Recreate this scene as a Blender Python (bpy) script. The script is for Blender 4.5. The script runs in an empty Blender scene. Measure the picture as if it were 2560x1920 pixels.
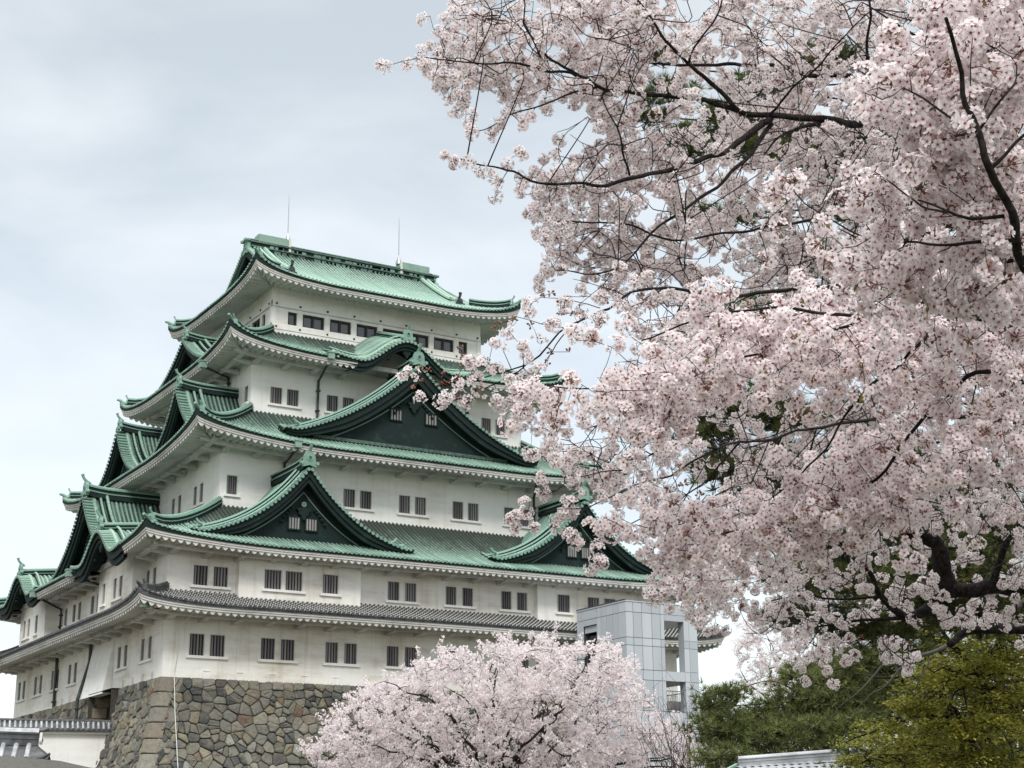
import bpy, math, random
import numpy as np
from mathutils import Matrix, Vector
random.seed(7); RNG = np.random.default_rng(11)
scn = bpy.context.scene
COL = scn.collection
R = math.radians

# ------------------------------------------------------------------ camera
FPX = 3961.741
CAM = np.array([-29.487, -87.312, -9.623])
_y, _t, _r = R(31.076), R(16.427), R(-.509)
FW = np.array([math.sin(_y)*math.cos(_t), math.cos(_y)*math.cos(_t), math.sin(_t)])
_rt = np.array([math.cos(_y), -math.sin(_y), 0.0]); _up = np.cross(_rt, FW)
RT = _rt*math.cos(_r) + _up*math.sin(_r); UP = -_rt*math.sin(_r) + _up*math.cos(_r)
cd = bpy.data.cameras.new('camera'); cam = bpy.data.objects.new('camera', cd); COL.objects.link(cam)
cd.sensor_width = 36; cd.lens = FPX/2560*36; cd.clip_start = .1; cd.clip_end = 6000
M4 = Matrix.Identity(4)
for i in range(3):
    M4[i][0] = RT[i]; M4[i][1] = UP[i]; M4[i][2] = -FW[i]; M4[i][3] = CAM[i]
cam.matrix_world = M4
scn.camera = cam

# ------------------------------------------------------------------ render and view
scn.render.engine = 'CYCLES'
cy = scn.cycles
cy.use_denoising = True
cy.max_bounces = 9; cy.diffuse_bounces = 5; cy.glossy_bounces = 2; cy.transmission_bounces = 6; cy.transparent_max_bounces = 4
cy.caustics_reflective = False; cy.caustics_refractive = False
vs = scn.view_settings
vs.view_transform = 'Standard'; vs.look = 'None'; vs.exposure = 0.44; vs.gamma = 1.0; vs.use_curve_mapping = False

# ------------------------------------------------------------------ overcast sky and soft sun
SUN_EL, SUN_AZ = R(42), R(212)      # behind the camera, above the clouds
wd = bpy.data.worlds.new('World'); scn.world = wd; wd.use_nodes = True
nt = wd.node_tree; N = nt.nodes; Lk = nt.links; N.clear()
def nn(t, **k):
    n = N.new(t)
    for a, b in k.items(): setattr(n, a, b)
    return n
out = nn('ShaderNodeOutputWorld'); bg = nn('ShaderNodeBackground'); bg2 = nn('ShaderNodeBackground'); addsh = nn('ShaderNodeAddShader')
sky = nn('ShaderNodeTexSky', sky_type='NISHITA', sun_disc=False, sun_elevation=SUN_EL, sun_rotation=SUN_AZ)
Lk.new(sky.outputs[0], bg2.inputs[0]); bg2.inputs[1].default_value = .05
geo = nn('ShaderNodeTexCoord')
sep = nn('ShaderNodeSeparateXYZ'); Lk.new(geo.outputs['Generated'], sep.inputs[0])
mp = nn('ShaderNodeMapping'); mp.inputs['Scale'].default_value = (1.0, 1.0, 2.6); Lk.new(geo.outputs['Generated'], mp.inputs[0])
n1 = nn('ShaderNodeTexNoise'); n1.inputs['Scale'].default_value = 4.6; n1.inputs['Detail'].default_value = 6; n1.inputs['Roughness'].default_value = .5; n1.inputs['Distortion'].default_value = .25
Lk.new(mp.outputs[0], n1.inputs[0])
cr = nn('ShaderNodeValToRGB'); e = cr.color_ramp.elements
e[0].position = .34; e[0].color = (.392, .412, .398, 1); e[1].position = .64; e[1].color = (.548, .550, .520, 1)
Lk.new(n1.outputs[0], cr.inputs[0])
# veil: brighter and whiter towards the horizon
hz = nn('ShaderNodeMapRange'); hz.interpolation_type = 'SMOOTHSTEP'
hz.inputs['From Min'].default_value = .36; hz.inputs['From Max'].default_value = .06; hz.inputs['To Min'].default_value = 0; hz.inputs['To Max'].default_value = .6
Lk.new(sep.outputs[2], hz.inputs[0])
mx = nn('ShaderNodeMixRGB'); mx.inputs[2].default_value = (.515, .507, .468, 1)
Lk.new(hz.outputs[0], mx.inputs[0]); Lk.new(cr.outputs[0], mx.inputs[1])
# unseen upper sky made far brighter, added to light the walls and blossom
zr = nn('ShaderNodeMapRange'); zr.interpolation_type = 'SMOOTHSTEP'
zr.inputs['From Min'].default_value = .52; zr.inputs['From Max'].default_value = .92; zr.inputs['To Min'].default_value = 1.0; zr.inputs['To Max'].default_value = 4.9
Lk.new(sep.outputs[2], zr.inputs[0])
Lk.new(mx.outputs[0], bg.inputs[0]); Lk.new(zr.outputs[0], bg.inputs[1])
Lk.new(bg.outputs[0], addsh.inputs[0]); Lk.new(bg2.outputs[0], addsh.inputs[1]); Lk.new(addsh.outputs[0], out.inputs[0])
sl = bpy.data.lights.new('sun', 'SUN'); sl.energy = 1.5; sl.angle = R(14); sl.color = (1, .965, .92)
so = bpy.data.objects.new('sun', sl); COL.objects.link(so)
_sd = Vector((math.sin(SUN_AZ)*math.cos(SUN_EL), math.cos(SUN_AZ)*math.cos(SUN_EL), math.sin(SUN_EL)))
so.rotation_euler = _sd.to_track_quat('Z', 'Y').to_euler(); so.location = (-30, -60, 60)

# ------------------------------------------------------------------ helpers
def tag(o, label=None, cat=None, group=None, kind=None):
    if label: o['label'] = label
    if cat: o['category'] = cat
    if group: o['group'] = group
    if kind: o['kind'] = kind
    return o
def empty(name, loc=(0, 0, 0), label=None, cat=None, group=None):
    o = bpy.data.objects.new(name, None); COL.objects.link(o); o.location = loc; o.empty_display_size = .3
    return tag(o, label, cat, group)
def px(u, v, dist):      # a point seen at pixel (u, v) of the 2560 wide photograph, dist metres down the lens axis
    return CAM + (FW + (u-1280)/FPX*RT - (v-960)/FPX*UP)*dist

class MB:
    """collects shapes for ONE mesh; at = per vertex (wear, random, extra)"""
    def __init__(s): s.v = []; s.f = []; s.m = []; s.a = []
    def add(s, vs, fs, m=0, at=(0, .5, 0)):
        o = len(s.v); s.v.extend([tuple(p) for p in vs])
        s.a.extend(at if isinstance(at, list) else [at]*len(vs))
        s.f.extend([tuple(i+o for i in f) for f in fs]); s.m.extend([m]*len(fs)); return s
    def hexa(s, P, m=0, at=(0, .5, 0)):       # 8 points: bottom 4 then top 4
        return s.add(P, [(3, 2, 1, 0), (4, 5, 6, 7), (0, 1, 5, 4), (1, 2, 6, 5), (2, 3, 7, 6), (3, 0, 4, 7)], m, at)
    def box(s, x0, x1, y0, y1, z0, z1, m=0, f=None, at=(0, .5, 0)):
        P = [(x0, y0, z0), (x1, y0, z0), (x1, y1, z0), (x0, y1, z0), (x0, y0, z1), (x1, y0, z1), (x1, y1, z1), (x0, y1, z1)]
        if f: P = [f(*p) for p in P]
        return s.hexa(P, m, at)
    def sheet(s, G, m=0, at=None):            # grid of points
        r, c = len(G), len(G[0]); vs = [p for row in G for p in row]
        fs = [(i*c+j, i*c+j+1, (i+1)*c+j+1, (i+1)*c+j) for i in range(r-1) for j in range(c-1)]
        A = [x for row in at for x in row] if at else (0, .5, 0)
        return s.add(vs, fs, m, A)
    def tube(s, P, r, n=6, m=0, cap=True, at=(0, .5, 0)):
        P = [np.array(p, float) for p in P]; k = len(P); rr = r if hasattr(r, '__len__') else [r]*k
        vs = []; pu = None
        for i in range(k):
            d = P[min(i+1, k-1)]-P[max(i-1, 0)]; d = d/(np.linalg.norm(d)+1e-12)
            if pu is None:
                a = np.array([0, 0, 1.]) if abs(d[2]) < .9 else np.array([1., 0, 0]); pu = np.cross(d, a)
            pu = pu-d*np.dot(pu, d); pu = pu/(np.linalg.norm(pu)+1e-12); w = np.cross(d, pu)
            for j in range(n):
                t = 2*math.pi*j/n; vs.append(P[i]+rr[i]*(pu*math.cos(t)+w*math.sin(t)))
        fs = [(i*n+j, i*n+(j+1) % n, (i+1)*n+(j+1) % n, (i+1)*n+j) for i in range(k-1) for j in range(n)]
        if cap: fs += [tuple(range(n-1, -1, -1)), tuple((k-1)*n+j for j in range(n))]
        return s.add(vs, fs, m, at)
    def prism(s, P, d, m=0, at=(0, .5, 0)):   # polygon P swept along vector d
        n = len(P); P = [np.array(p, float) for p in P]; d = np.array(d, float)
        vs = P+[p+d for p in P]
        return s.add(vs, [tuple(range(n-1, -1, -1)), tuple(range(n, 2*n))]+[(i, (i+1) % n, n+(i+1) % n, n+i) for i in range(n)], m, at)
    def ball(s, c, rx, ry, rz, n=8, k=5, m=0, at=(0, .5, 0)):
        vs = []
        for i in range(k+1):
            ph = math.pi*i/k
            for j in range(n):
                th = 2*math.pi*j/n; vs.append((c[0]+rx*math.sin(ph)*math.cos(th), c[1]+ry*math.sin(ph)*math.sin(th), c[2]-rz*math.cos(ph)))
        return s.add(vs, [(i*n+j, i*n+(j+1) % n, (i+1)*n+(j+1) % n, (i+1)*n+j) for i in range(k) for j in range(n)], m, at)
    def build(s, name, mats, parent=None, smooth=False, loc=None):
        me = bpy.data.meshes.new(name)
        if loc is None and parent is None and s.v:
            a = np.array(s.v); loc = (float((a[:, 0].min()+a[:, 0].max())/2), float((a[:, 1].min()+a[:, 1].max())/2), float(a[:, 2].min()))
        off = np.array(loc if loc is not None else (0, 0, 0), float)
        if parent is not None: off = WORLD.get(parent.name, np.zeros(3))
        vv = (np.array(s.v, float)-off) if s.v else np.zeros((0, 3))
        me.from_pydata([tuple(p) for p in vv], [], s.f)
        for mt in (mats if isinstance(mats, (list, tuple)) else [mats]): me.materials.append(M[mt])
        me.polygons.foreach_set('material_index', s.m)
        ca = me.color_attributes.new('at', 'FLOAT_COLOR', 'POINT')
        A = np.ones((len(s.v), 4), np.float32); A[:, :3] = np.array(s.a, np.float32) if s.v else 0
        ca.data.foreach_set('color', A.ravel())
        if smooth: me.polygons.foreach_set('use_smooth', [True]*len(me.polygons))
        me.update()
        o = bpy.data.objects.new(name, me); COL.objects.link(o)
        if parent is not None:
            o.parent = parent; WORLD[o.name] = off
        else:
            o.location = off; WORLD[o.name] = off
        return o
WORLD = {}
def thing(name, loc, label, cat, group=None):
    o = empty(name, loc, label, cat, group); WORLD[o.name] = np.array(loc, float); return o

# ------------------------------------------------------------------ materials
M = {}
class Mat:
    def __init__(s, name, rough=.8, spec=.3):
        m = bpy.data.materials.new(name); m.use_nodes = True; s.t = m.node_tree; s.p = s.t.nodes['Principled BSDF']
        s.p.inputs['Roughness'].default_value = rough; s.p.inputs['Specular IOR Level'].default_value = spec; M[name] = m; s.m = m
    def n(s, t, **k):
        x = s.t.nodes.new(t)
        for a, b in k.items(): setattr(x, a, b)
        return x
    def l(s, a, b): s.t.links.new(a, b)
    def noise(s, scale, detail=4, rough=.55, vec=None, stretch=None, dist=0):
        x = s.n('ShaderNodeTexNoise'); x.inputs['Scale'].default_value = scale; x.inputs['Detail'].default_value = detail
        x.inputs['Roughness'].default_value = rough; x.inputs['Distortion'].default_value = dist
        v = vec or s.geo()
        if stretch:
            mpn = s.n('ShaderNodeMapping'); mpn.inputs['Scale'].default_value = stretch; s.l(v, mpn.inputs[0]); v = mpn.outputs[0]
        s.l(v, x.inputs['Vector']); return x.outputs[0]
    def geo(s):
        return s.n('ShaderNodeNewGeometry').outputs['Position']
    def attr(s, name='at'):
        a = s.n('ShaderNodeAttribute', attribute_name=name); return a
    def ramp(s, src, stops):
        r = s.n('ShaderNodeValToRGB'); e = r.color_ramp.elements
        for i, (p, c) in enumerate(stops):
            x = e[i] if i < 2 else e.new(p)
            x.position = p; x.color = (*c, 1) if len(c) == 3 else c
        s.l(src, r.inputs[0]); return r.outputs[0]
    def mix(s, f, a, b, mode='MIX'):
        x = s.n('ShaderNodeMixRGB', blend_type=mode)
        for i, q in enumerate((f, a, b)):
            if hasattr(q, 'links'): s.l(q, x.inputs[i])
            elif isinstance(q, (int, float)): x.inputs[i].default_value = q if i == 0 else (q, q, q, 1)
            else: x.inputs[i].default_value = (*q, 1)
        return x.outputs[0]
    def math(s, op, a, b=0.0, c=None):
        x = s.n('ShaderNodeMath', operation=op)
        for i, q in enumerate((a, b) if c is None else (a, b, c)):
            if hasattr(q, 'links'): s.l(q, x.inputs[i])
            else: x.inputs[i].default_value = q
        return x.outputs[0]
    def smooth(s, src, lo, hi, a=0, b=1):
        x = s.n('ShaderNodeMapRange'); x.interpolation_type = 'SMOOTHSTEP'
        for k, q in zip(('From Min', 'From Max', 'To Min', 'To Max'), (lo, hi, a, b)): x.inputs[k].default_value = q
        s.l(src, x.inputs[0]); return x.outputs[0]
    def col(s, c):
        if hasattr(c, 'links'): s.l(c, s.p.inputs['Base Color'])
        else: s.p.inputs['Base Color'].default_value = (*c, 1)
        return s
    def bump(s, h, st=.3, d=.05):
        b = s.n('ShaderNodeBump'); b.inputs['Strength'].default_value = st; b.inputs['Distance'].default_value = d
        s.l(h, b.inputs['Height']); s.l(b.outputs[0], s.p.inputs['Normal']); return s

def xyz(m, src):
    x = m.n('ShaderNodeSeparateColor'); m.l(src, x.inputs[0]); return x.outputs
# verdigris copper; wear (at.x) runs from eave 0 to wall 1 on ribs, pans are set darker, at.y differs from rib to rib
def copper(name, lite, mid, dark, grime=.55, rough=.55, wk=.42):
    m = Mat(name, rough, .35); a = m.attr(); c = xyz(m, a.outputs['Color'])
    big = m.noise(.35, 5, .6); fine = m.noise(4.5, 4, .6)
    base = m.mix(m.smooth(m.math('ADD', m.math('MULTIPLY', c[1], .5), m.math('MULTIPLY', big, .6)), .25, .85), mid, lite)
    g = m.math('ADD', m.math('MULTIPLY', c[0], wk), m.math('ADD', m.math('MULTIPLY', big, .45), m.math('MULTIPLY', fine, .42)))
    g = m.math('ADD', g, m.math('MULTIPLY', c[1], .12))
    base = m.mix(m.smooth(g, grime, grime+.38), base, dark)
    m.col(base).bump(fine, .15, .02); return m
copper('copper_clean', (.255, .385, .315), (.18, .285, .235), (.05, .078, .065), .70)
copper('copper_roof', (.25, .375, .305), (.155, .25, .20), (.042, .064, .054), .56)
copper('copper_grimy', (.245, .365, .30), (.145, .225, .185), (.045, .057, .049), .63, wk=.62)
copper('copper_old', (.20, .32, .255), (.11, .19, .155), (.025, .042, .038), .48)
copper('copper_trim', (.205, .335, .275), (.115, .205, .17), (.024, .040, .036), .54)
m = Mat('copper_light', .6); m.col(m.mix(m.smooth(m.noise(1.2, 5), .35, .75), (.22, .32, .265), (.165, .265, .22)))
m = Mat('copper_dark', .75, .15); f_ = m.noise(1.1, 6, .65)
m.col(m.mix(m.smooth(f_, .5, .85), (.012, .0225, .021), (.032, .056, .048))).bump(m.noise(9, 3), .2, .02)
m = Mat('pipe', .45, .4); m.col(m.mix(m.smooth(m.noise(2, 5), .45, .8), (.022, .032, .03), (.06, .085, .075)))
# white lime plaster with faint rain stains
def plaster(name, a, b, st):
    m = Mat(name, .9, .15)
    big = m.noise(.22, 6, .6, stretch=(1, 1, .8)); hor = m.noise(.9, 5, .62, stretch=(.55, .55, 2.6)); fine = m.noise(7, 4, .6)
    c = m.mix(m.smooth(big, .35, .7), a, b)
    c = m.mix(m.math('MULTIPLY', m.smooth(m.math('ADD', m.math('MULTIPLY', hor, .6), m.math('MULTIPLY', big, .5)), .5, .78), .7), c, st)
    run = m.noise(1.0, 4, .6, stretch=(2.6, 2.6, .16)); c = m.mix(m.math('MULTIPLY', m.smooth(m.math('ADD', m.math('MULTIPLY', run, .8), m.math('MULTIPLY', big, .3)), .55, .77), .45), c, st)
    c = m.mix(m.math('MULTIPLY', m.smooth(fine, .45, .8), .12), c, (.5, .47, .42))
    m.col(c).bump(fine, .08, .02); return m
plaster('plaster', (.83, .825, .80), (.77, .765, .735), (.60, .56, .49))
plaster('plaster_old', (.81, .80, .765), (.73, .705, .65), (.47, .405, .31))
plaster('plaster_shaded', (.62, .615, .59), (.53, .525, .50), (.33, .32, .30))  # same plaster darkened: eave shade put into the colour, along with its dirt
m = Mat('concrete_frame', .85); m.col(m.mix(m.noise(3), (.62, .62, .59), (.5, .5, .475)))
m = Mat('bar_wood', .8); c_ = xyz(m, m.attr().outputs['Color']); m.col(m.mix(m.math('MULTIPLY', c_[1], 1.0), (.13, .12, .125), (.29, .275, .28)))
m = Mat('dark_inside', .9, .1); m.col((.008, .008, .011))
m = Mat('glass_dark', .12, .5); m.col((.02, .022, .027))
m = Mat('pane', .08, .6); m.col((.10, .105, .115))
m = Mat('win_frame', .5, .4); m.col((.018, .013, .013))
# grey tile with white lime joints
m = Mat('tile_grey', .55, .4); c_ = xyz(m, m.attr().outputs['Color'])
m.col(m.mix(m.smooth(m.noise(2.5, 5), .3, .75), (.035, .036, .039), (.10, .102, .108))).bump(m.noise(8), .2, .02)
m = Mat('tile_pale', .4, .5); m.col(m.mix(m.smooth(m.noise(3, 5), .3, .75), (.22, .225, .24), (.40, .41, .43)))
m = Mat('tile_joint', .85); m.col(m.mix(m.noise(5), (.56, .55, .52), (.36, .355, .34)))
m = Mat('wood_dark', .8); m.col(m.mix(m.noise(4, 4, .6, stretch=(1, 1, .2)), (.03, .026, .022), (.07, .06, .05)))
m = Mat('shingle', .9); m.col(m.mix(m.noise(5, 6, .7, stretch=(1, 1, 2)), (.045, .042, .038), (.12, .115, .105))).bump(m.noise(9, 4), .4, .03)
m = Mat('steel', .35, .5); m.col((.30, .31, .32)); m.p.inputs['Metallic'].default_value = .6
m = Mat('fence_green', .6); m.col(m.mix(m.noise(3), (.012, .03, .027), (.03, .055, .05)))
m = Mat('hose', .5); m.col((.62, .63, .60))
# cladding
m = Mat('cladding', .32, .5); c_ = xyz(m, m.attr().outputs['Color'])
m.col(m.mix(m.math('MULTIPLY', m.smooth(m.noise(1.5, 5, .6, stretch=(2, 2, .2)), .5, .8), .35), m.mix(c_[1], (.36, .39, .425), (.46, .49, .525)), (.28, .29, .30))); m.bump(m.noise(30, 2), .04, .01)
m = Mat('seam', .8); m.col((.05, .055, .065))
# stones: colour per stone in at.xyz
m = Mat('stone', .92, .2); a_ = m.attr(); f_ = m.noise(5, 6, .65); g_ = m.noise(1.5, 5, .6); h_ = m.noise(22, 4, .7)
c_ = m.mix(m.smooth(g_, .35, .7), a_.outputs['Color'], m.mix(.5, a_.outputs['Color'], (.21, .19, .15)))
c_ = m.mix(m.math('MULTIPLY', m.smooth(f_, .45, .75), .55), c_, (.045, .048, .045))
m.col(c_).bump(m.math('ADD', m.math('MULTIPLY', f_, 1.0), m.math('MULTIPLY', h_, .35)), .7, .07)
m = Mat('stone_gap', .95, .1); m.col(m.mix(m.noise(4), (.04, .038, .032), (.10, .093, .078)))
m = Mat('ground', .95, .1); m.col(m.mix(m.noise(.6, 6), (.06, .06, .045), (.13, .12, .095))).bump(m.noise(12), .3, .02)
m = Mat('bark', .9, .15); f_ = m.noise(30, 5, .7); m.col(m.mix(m.smooth(f_, .35, .75), (.009, .0075, .0075), (.042, .035, .033))).bump(f_, .6, .01)
m = Mat('bark_far', .9, .15); f_ = m.noise(9, 5, .7); m.col(m.mix(m.smooth(f_, .35, .75), (.016, .013, .013), (.06, .05, .047))).bump(f_, .6, .02)
m = Mat('bark_bare', .9, .15); f_ = m.noise(25, 5, .7); m.col(m.mix(f_, (.06, .052, .046), (.15, .135, .12))).bump(f_, .5, .01)
def leafmat(name, stops, trans=.35, rough=.6):
    m = Mat(name, rough, .25); c = xyz(m, m.attr().outputs['Color'])
    col = m.ramp(c[1], stops); m.col(col)
    if trans:
        tr = m.n('ShaderNodeBsdfTranslucent'); m.l(col, tr.inputs[0]); mxs = m.n('ShaderNodeMixShader'); mxs.inputs[0].default_value = trans
        o = m.t.nodes['Material Output']; m.l(m.p.outputs[0], mxs.inputs[1]); m.l(tr.outputs[0], mxs.inputs[2]); m.l(mxs.outputs[0], o.inputs[0])
    return m
def petalmat(name, pale, pink, heart, trans=.48):
    m = Mat(name, .7, .2); c = xyz(m, m.attr().outputs['Color'])
    col = m.mix(c[1], pale, pink); col = m.mix(m.math('MULTIPLY', c[0], .6), col, heart); m.col(col)
    tr = m.n('ShaderNodeBsdfTranslucent'); m.l(col, tr.inputs[0]); mxs = m.n('ShaderNodeMixShader'); mxs.inputs[0].default_value = trans
    o = m.t.nodes['Material Output']; m.l(m.p.outputs[0], mxs.inputs[1]); m.l(tr.outputs[0], mxs.inputs[2]); m.l(mxs.outputs[0], o.inputs[0])
petalmat('petal', (.93, .926, .92), (.916, .895, .89), (.70, .44, .48))
petalmat('petal_near', (.935, .929, .92), (.92, .893, .89), (.70, .38, .44))
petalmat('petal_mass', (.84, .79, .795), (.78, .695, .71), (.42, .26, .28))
m = Mat('flower_heart', .7); m.col((.16, .022, .035))
m = Mat('bud', .7); c_ = xyz(m, m.attr().outputs['Color']); m.col(m.mix(c_[1], (.16, .055, .05), (.30, .15, .10)))
leafmat('young_leaf', [(0, (.20, .22, .04)), (1, (.30, .22, .06))])
leafmat('pine_needle', [(0, (.040, .052, .014)), (.5, (.095, .115, .034)), (1, (.20, .21, .07))], .15)
leafmat('maple_leaf', [(0, (.12, .13, .020)), (.6, (.28, .275, .045)), (1, (.47, .44, .09))], .45)
# =================================================================== GROUND
WX, DY, GZ = 36.0, 32.7, -11.3
g = MB(); g.sheet([[(x, y, GZ) for x in (-3000, -60, 0, 60, 3000)] for y in (-3000, -60, 0, 60, 3000)])
tag(g.build('ground', 'ground', loc=(0, 0, GZ)), kind='structure')

# =================================================================== CASTLE KEEP
keep = thing('castle_keep', (0, 0, 0), 'white plastered Japanese castle keep with five storeys, verdigris green copper roofs and gables', 'castle')
SIDES = {'front': lambda a, q, z: (a, q, z), 'left': lambda a, q, z: (q, a, z),
         'back': lambda a, q, z: (a, DY-q, z), 'right': lambda a, q, z: (WX-q, a, z)}
SLEN = {'front': WX, 'back': WX, 'left': DY, 'right': DY}

class Roof:
    def __init__(s, qe, qw, ze, zt, A, B, Lc, c=.35): s.qe, s.qw, s.ze, s.zt, s.A, s.B, s.Lc, s.c = qe, qw, ze, zt, A, B, Lc, c
    def lift(s, d):
        d = max(d, 0); return s.A*math.exp(-d/1.0)+s.B*max(0, 1-d/s.Lc)**2
    def z(s, a, q, L):
        w = (q-s.qe)/(s.qw-s.qe); d = min(a-s.qe, L-s.qe-a)
        return s.ze+(s.zt-s.ze)*((1-s.c)*w+s.c*w*w)+s.lift(d)*max(0, 1-w)**1.3
RF = {1: Roof(-2.44, 0, 3.82, 4.85, .42, .32, 6, .2), 2: Roof(-2.2, 4.64, 7.5, 11.1, .35, .55, 9), 3: Roof(1.88, 7.57, 14.95, 18.3, .5, .95, 10),
      4: Roof(4.91, 9.72, 22.05, 24.75, .7, .75, 8), 5: Roof(7.49, 16.35, 28.08, 33.35, .75, .62, 7, .32)}
SETB = {1: 0, 2: 0, 3: 4.64, 4: 7.57, 5: 9.72}

def rib(mb, P, side, r, m=0, rnd=.5, wear=None, n=4, capm=None):
    k = len(P); vs = []; A = []
    sx = np.array(side, float)
    for i, p in enumerate(P):
        for j in range(n+1):
            t = math.pi*j/n; vs.append(np.array(p)+sx*(r*math.cos(t))+np.array((0, 0, r*math.sin(t)*1.15)))
            A.append((wear[i] if wear else 0, rnd, 0))
    c = n+1
    fs = [(i*c+j, i*c+j+1, (i+1)*c+j+1, (i+1)*c+j) for i in range(k-1) for j in range(n)]
    mb.add(vs, fs, m, A)
def disc_end(mb, p, side, out, r, m=0, rnd=.5):
    p = np.array(p, float); sx = np.array(side, float); o = np.array(out, float)
    P = [p+sx*r*math.cos(2*math.pi*j/8)+np.array((0, 0, r*math.sin(2*math.pi*j/8))) for j in range(8)]
    mb.prism(P, o*.05, m, (0, rnd, 0))

def dirs(f):
    o = np.array(f(0, 0, 0)); return np.array(f(1, 0, 0))-o, np.array(f(0, 1, 0))-o
RIB = .293
def skirt(lv, side, gaps=(), cutz=None):
    """one side of a hipped skirt roof: returns (tiles, edge, soffit) mesh collectors"""
    rf = RF[lv]; f = SIDES[side]; L = SLEN[side]; sa, sq = dirs(f)
    tiles = MB(); eave = MB(); grey = lv == 1
    top5 = lv == 5
    qtop = rf.qw
    if top5 and side in ('left', 'right'): qtop = 10.9
    # base surface
    na = int((L-2*rf.qe)/.6)
    def amax(a):        # how far up the slope the strip at a reaches
        q = min(a, L-a)
        if top5 and side in ('front', 'back') and q >= 10.2: return qtop
        return min(q, qtop)
    nw = 10
    def cut(a, q, z): return cutz is not None and cutz(a, q) > z-.02
    # surface in strips
    step = (L-2*rf.qe)/na
    for i in range(na):
        a0 = rf.qe+i*step; a1 = a0+step
        q0, q1 = amax(a0), amax(a1)
        if q0 < rf.qe+1e-6: q0 = rf.qe+1e-4
        if q1 < rf.qe+1e-6: q1 = rf.qe+1e-4
        rows = []; at = []
        for j in range(nw+1):
            t = j/nw; r_ = []; at_ = []
            for a, qm in ((a0, q0), (a1, q1)):
                q = rf.qe+(qm-rf.qe)*t; z = rf.z(a, q, L); r_.append(f(a, q, z)); at_.append((.38+(q-rf.qe)/(rf.qw-rf.qe), .05, 0))
            rows.append((r_, at_, (a0+a1)/2, rf.qe+((q0+q1)/2-rf.qe)*t))
        keepr = [not cut(x[2], x[3], rf.z(x[2], x[3], L)) for x in rows]
        for j in range(nw):
            if keepr[j] and keepr[j+1]: tiles.sheet([rows[j][0], rows[j+1][0]], 0, [rows[j][1], rows[j+1][1]])
    # ribs
    nr = int((L-2*rf.qe)/RIB); off = ((L-2*rf.qe)-nr*RIB)/2
    for i in range(nr+1):
        a = rf.qe+off+i*RIB
        qm = amax(a)
        if qm-rf.qe < .25: continue
        rnd = random.random(); k = (3 if grey else max(3, min(9, int((qm-rf.qe)/.8)+2)))
        if grey:
            n = max(2, int((qm-rf.qe)/.30)); r = .085
            for j in range(n):
                qa, qb = rf.qe+(qm-rf.qe)*j/n, rf.qe+(qm-rf.qe)*(j+1)/n; qj = qa+(qb-qa)*.30
                P = [f(a, q, rf.z(a, q, L)+.02) for q in (qa, qj)]
                rib(tiles, P, sa, r+.018, 1, random.random())
                P = [f(a, q, rf.z(a, q, L)+.02) for q in (qj, qb)]
                rib(tiles, P, sa, r, 0, random.random())
            disc_end(tiles, f(a, rf.qe-.02, rf.z(a, rf.qe, L)+.05), sa, -sq, .095, 0, rnd)
            continue
        qs = [rf.qe+(qm-rf.qe)*j/(k-1) for j in range(k)]
        qs = [q for q in qs if not cut(a, q, rf.z(a, q, L)+.05)]
        if len(qs) < 2: continue
        P = [f(a, q, rf.z(a, q, L)+.015) for q in qs]
        rib(tiles, P, sa, .078, 0, rnd, [(q-rf.qe)/(rf.qw-rf.qe) for q in qs])
        if qs[0] < rf.qe+.05: disc_end(tiles, f(a, rf.qe-.02, rf.z(a, rf.qe, L)+.03), sa, -sq, .088, 1, rnd)
    # eave edge: dark under-tile strip, white fascia in two steps, wavy plastered rafters
    def dl(a): return (.30 if not grey else .2)*math.exp(-max(0, min(a-rf.qe, L-rf.qe-a))/1.3)
    def ze(a): return rf.z(a, rf.qe, L)-dl(a)
    def zt_(a): return rf.z(a, rf.qe, L)
    as_ = [rf.qe+(L-2*rf.qe)*i/120 for i in range(121)]
    def ingap(a): return any(g0 < a < g1 for g0, g1 in gaps)
    def strip(q0, q1, z0, z1, m, top=None):
        seg = []; top = top or ze
        def flush():
            if len(seg) > 1:
                for A, B in (((q0, z1), (q0, z0)), ((q0, z0), (q1, z0)), ((q1, z0), (q1, z1))):
                    eave.sheet([[f(min(max(a, A[0]), L-A[0]), A[0], (top if A[1] == z1 else ze)(a)+A[1]) for a in seg], [f(min(max(a, B[0]), L-B[0]), B[0], (top if B[1] == z1 else ze)(a)+B[1]) for a in seg]], m)
            seg.clear()
        for a in as_:
            if ingap(a): flush()
            else: seg.append(a)
        flush()
    strip(rf.qe+.03, rf.qe+.22, -.13, .02, 1, zt_)
    strip(rf.qe+.09, rf.qe+.30, -.25, -.125, 0)
    strip(rf.qe+.14, rf.qe+.34, -.37, -.245, 0)
    # wavy rafters
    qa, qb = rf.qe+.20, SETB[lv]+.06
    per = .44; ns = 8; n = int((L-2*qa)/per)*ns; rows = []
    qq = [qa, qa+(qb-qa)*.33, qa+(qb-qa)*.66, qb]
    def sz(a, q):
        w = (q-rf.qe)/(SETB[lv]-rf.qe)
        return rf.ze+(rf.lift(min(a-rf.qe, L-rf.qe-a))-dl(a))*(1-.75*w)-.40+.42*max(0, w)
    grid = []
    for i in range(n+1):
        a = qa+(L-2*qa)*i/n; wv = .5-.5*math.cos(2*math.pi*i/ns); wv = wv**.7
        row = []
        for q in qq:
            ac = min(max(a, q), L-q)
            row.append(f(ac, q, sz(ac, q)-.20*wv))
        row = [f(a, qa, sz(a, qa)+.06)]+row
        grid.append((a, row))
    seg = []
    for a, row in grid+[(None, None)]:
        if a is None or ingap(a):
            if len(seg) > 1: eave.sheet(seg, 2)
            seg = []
        else: seg.append(row)
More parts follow.
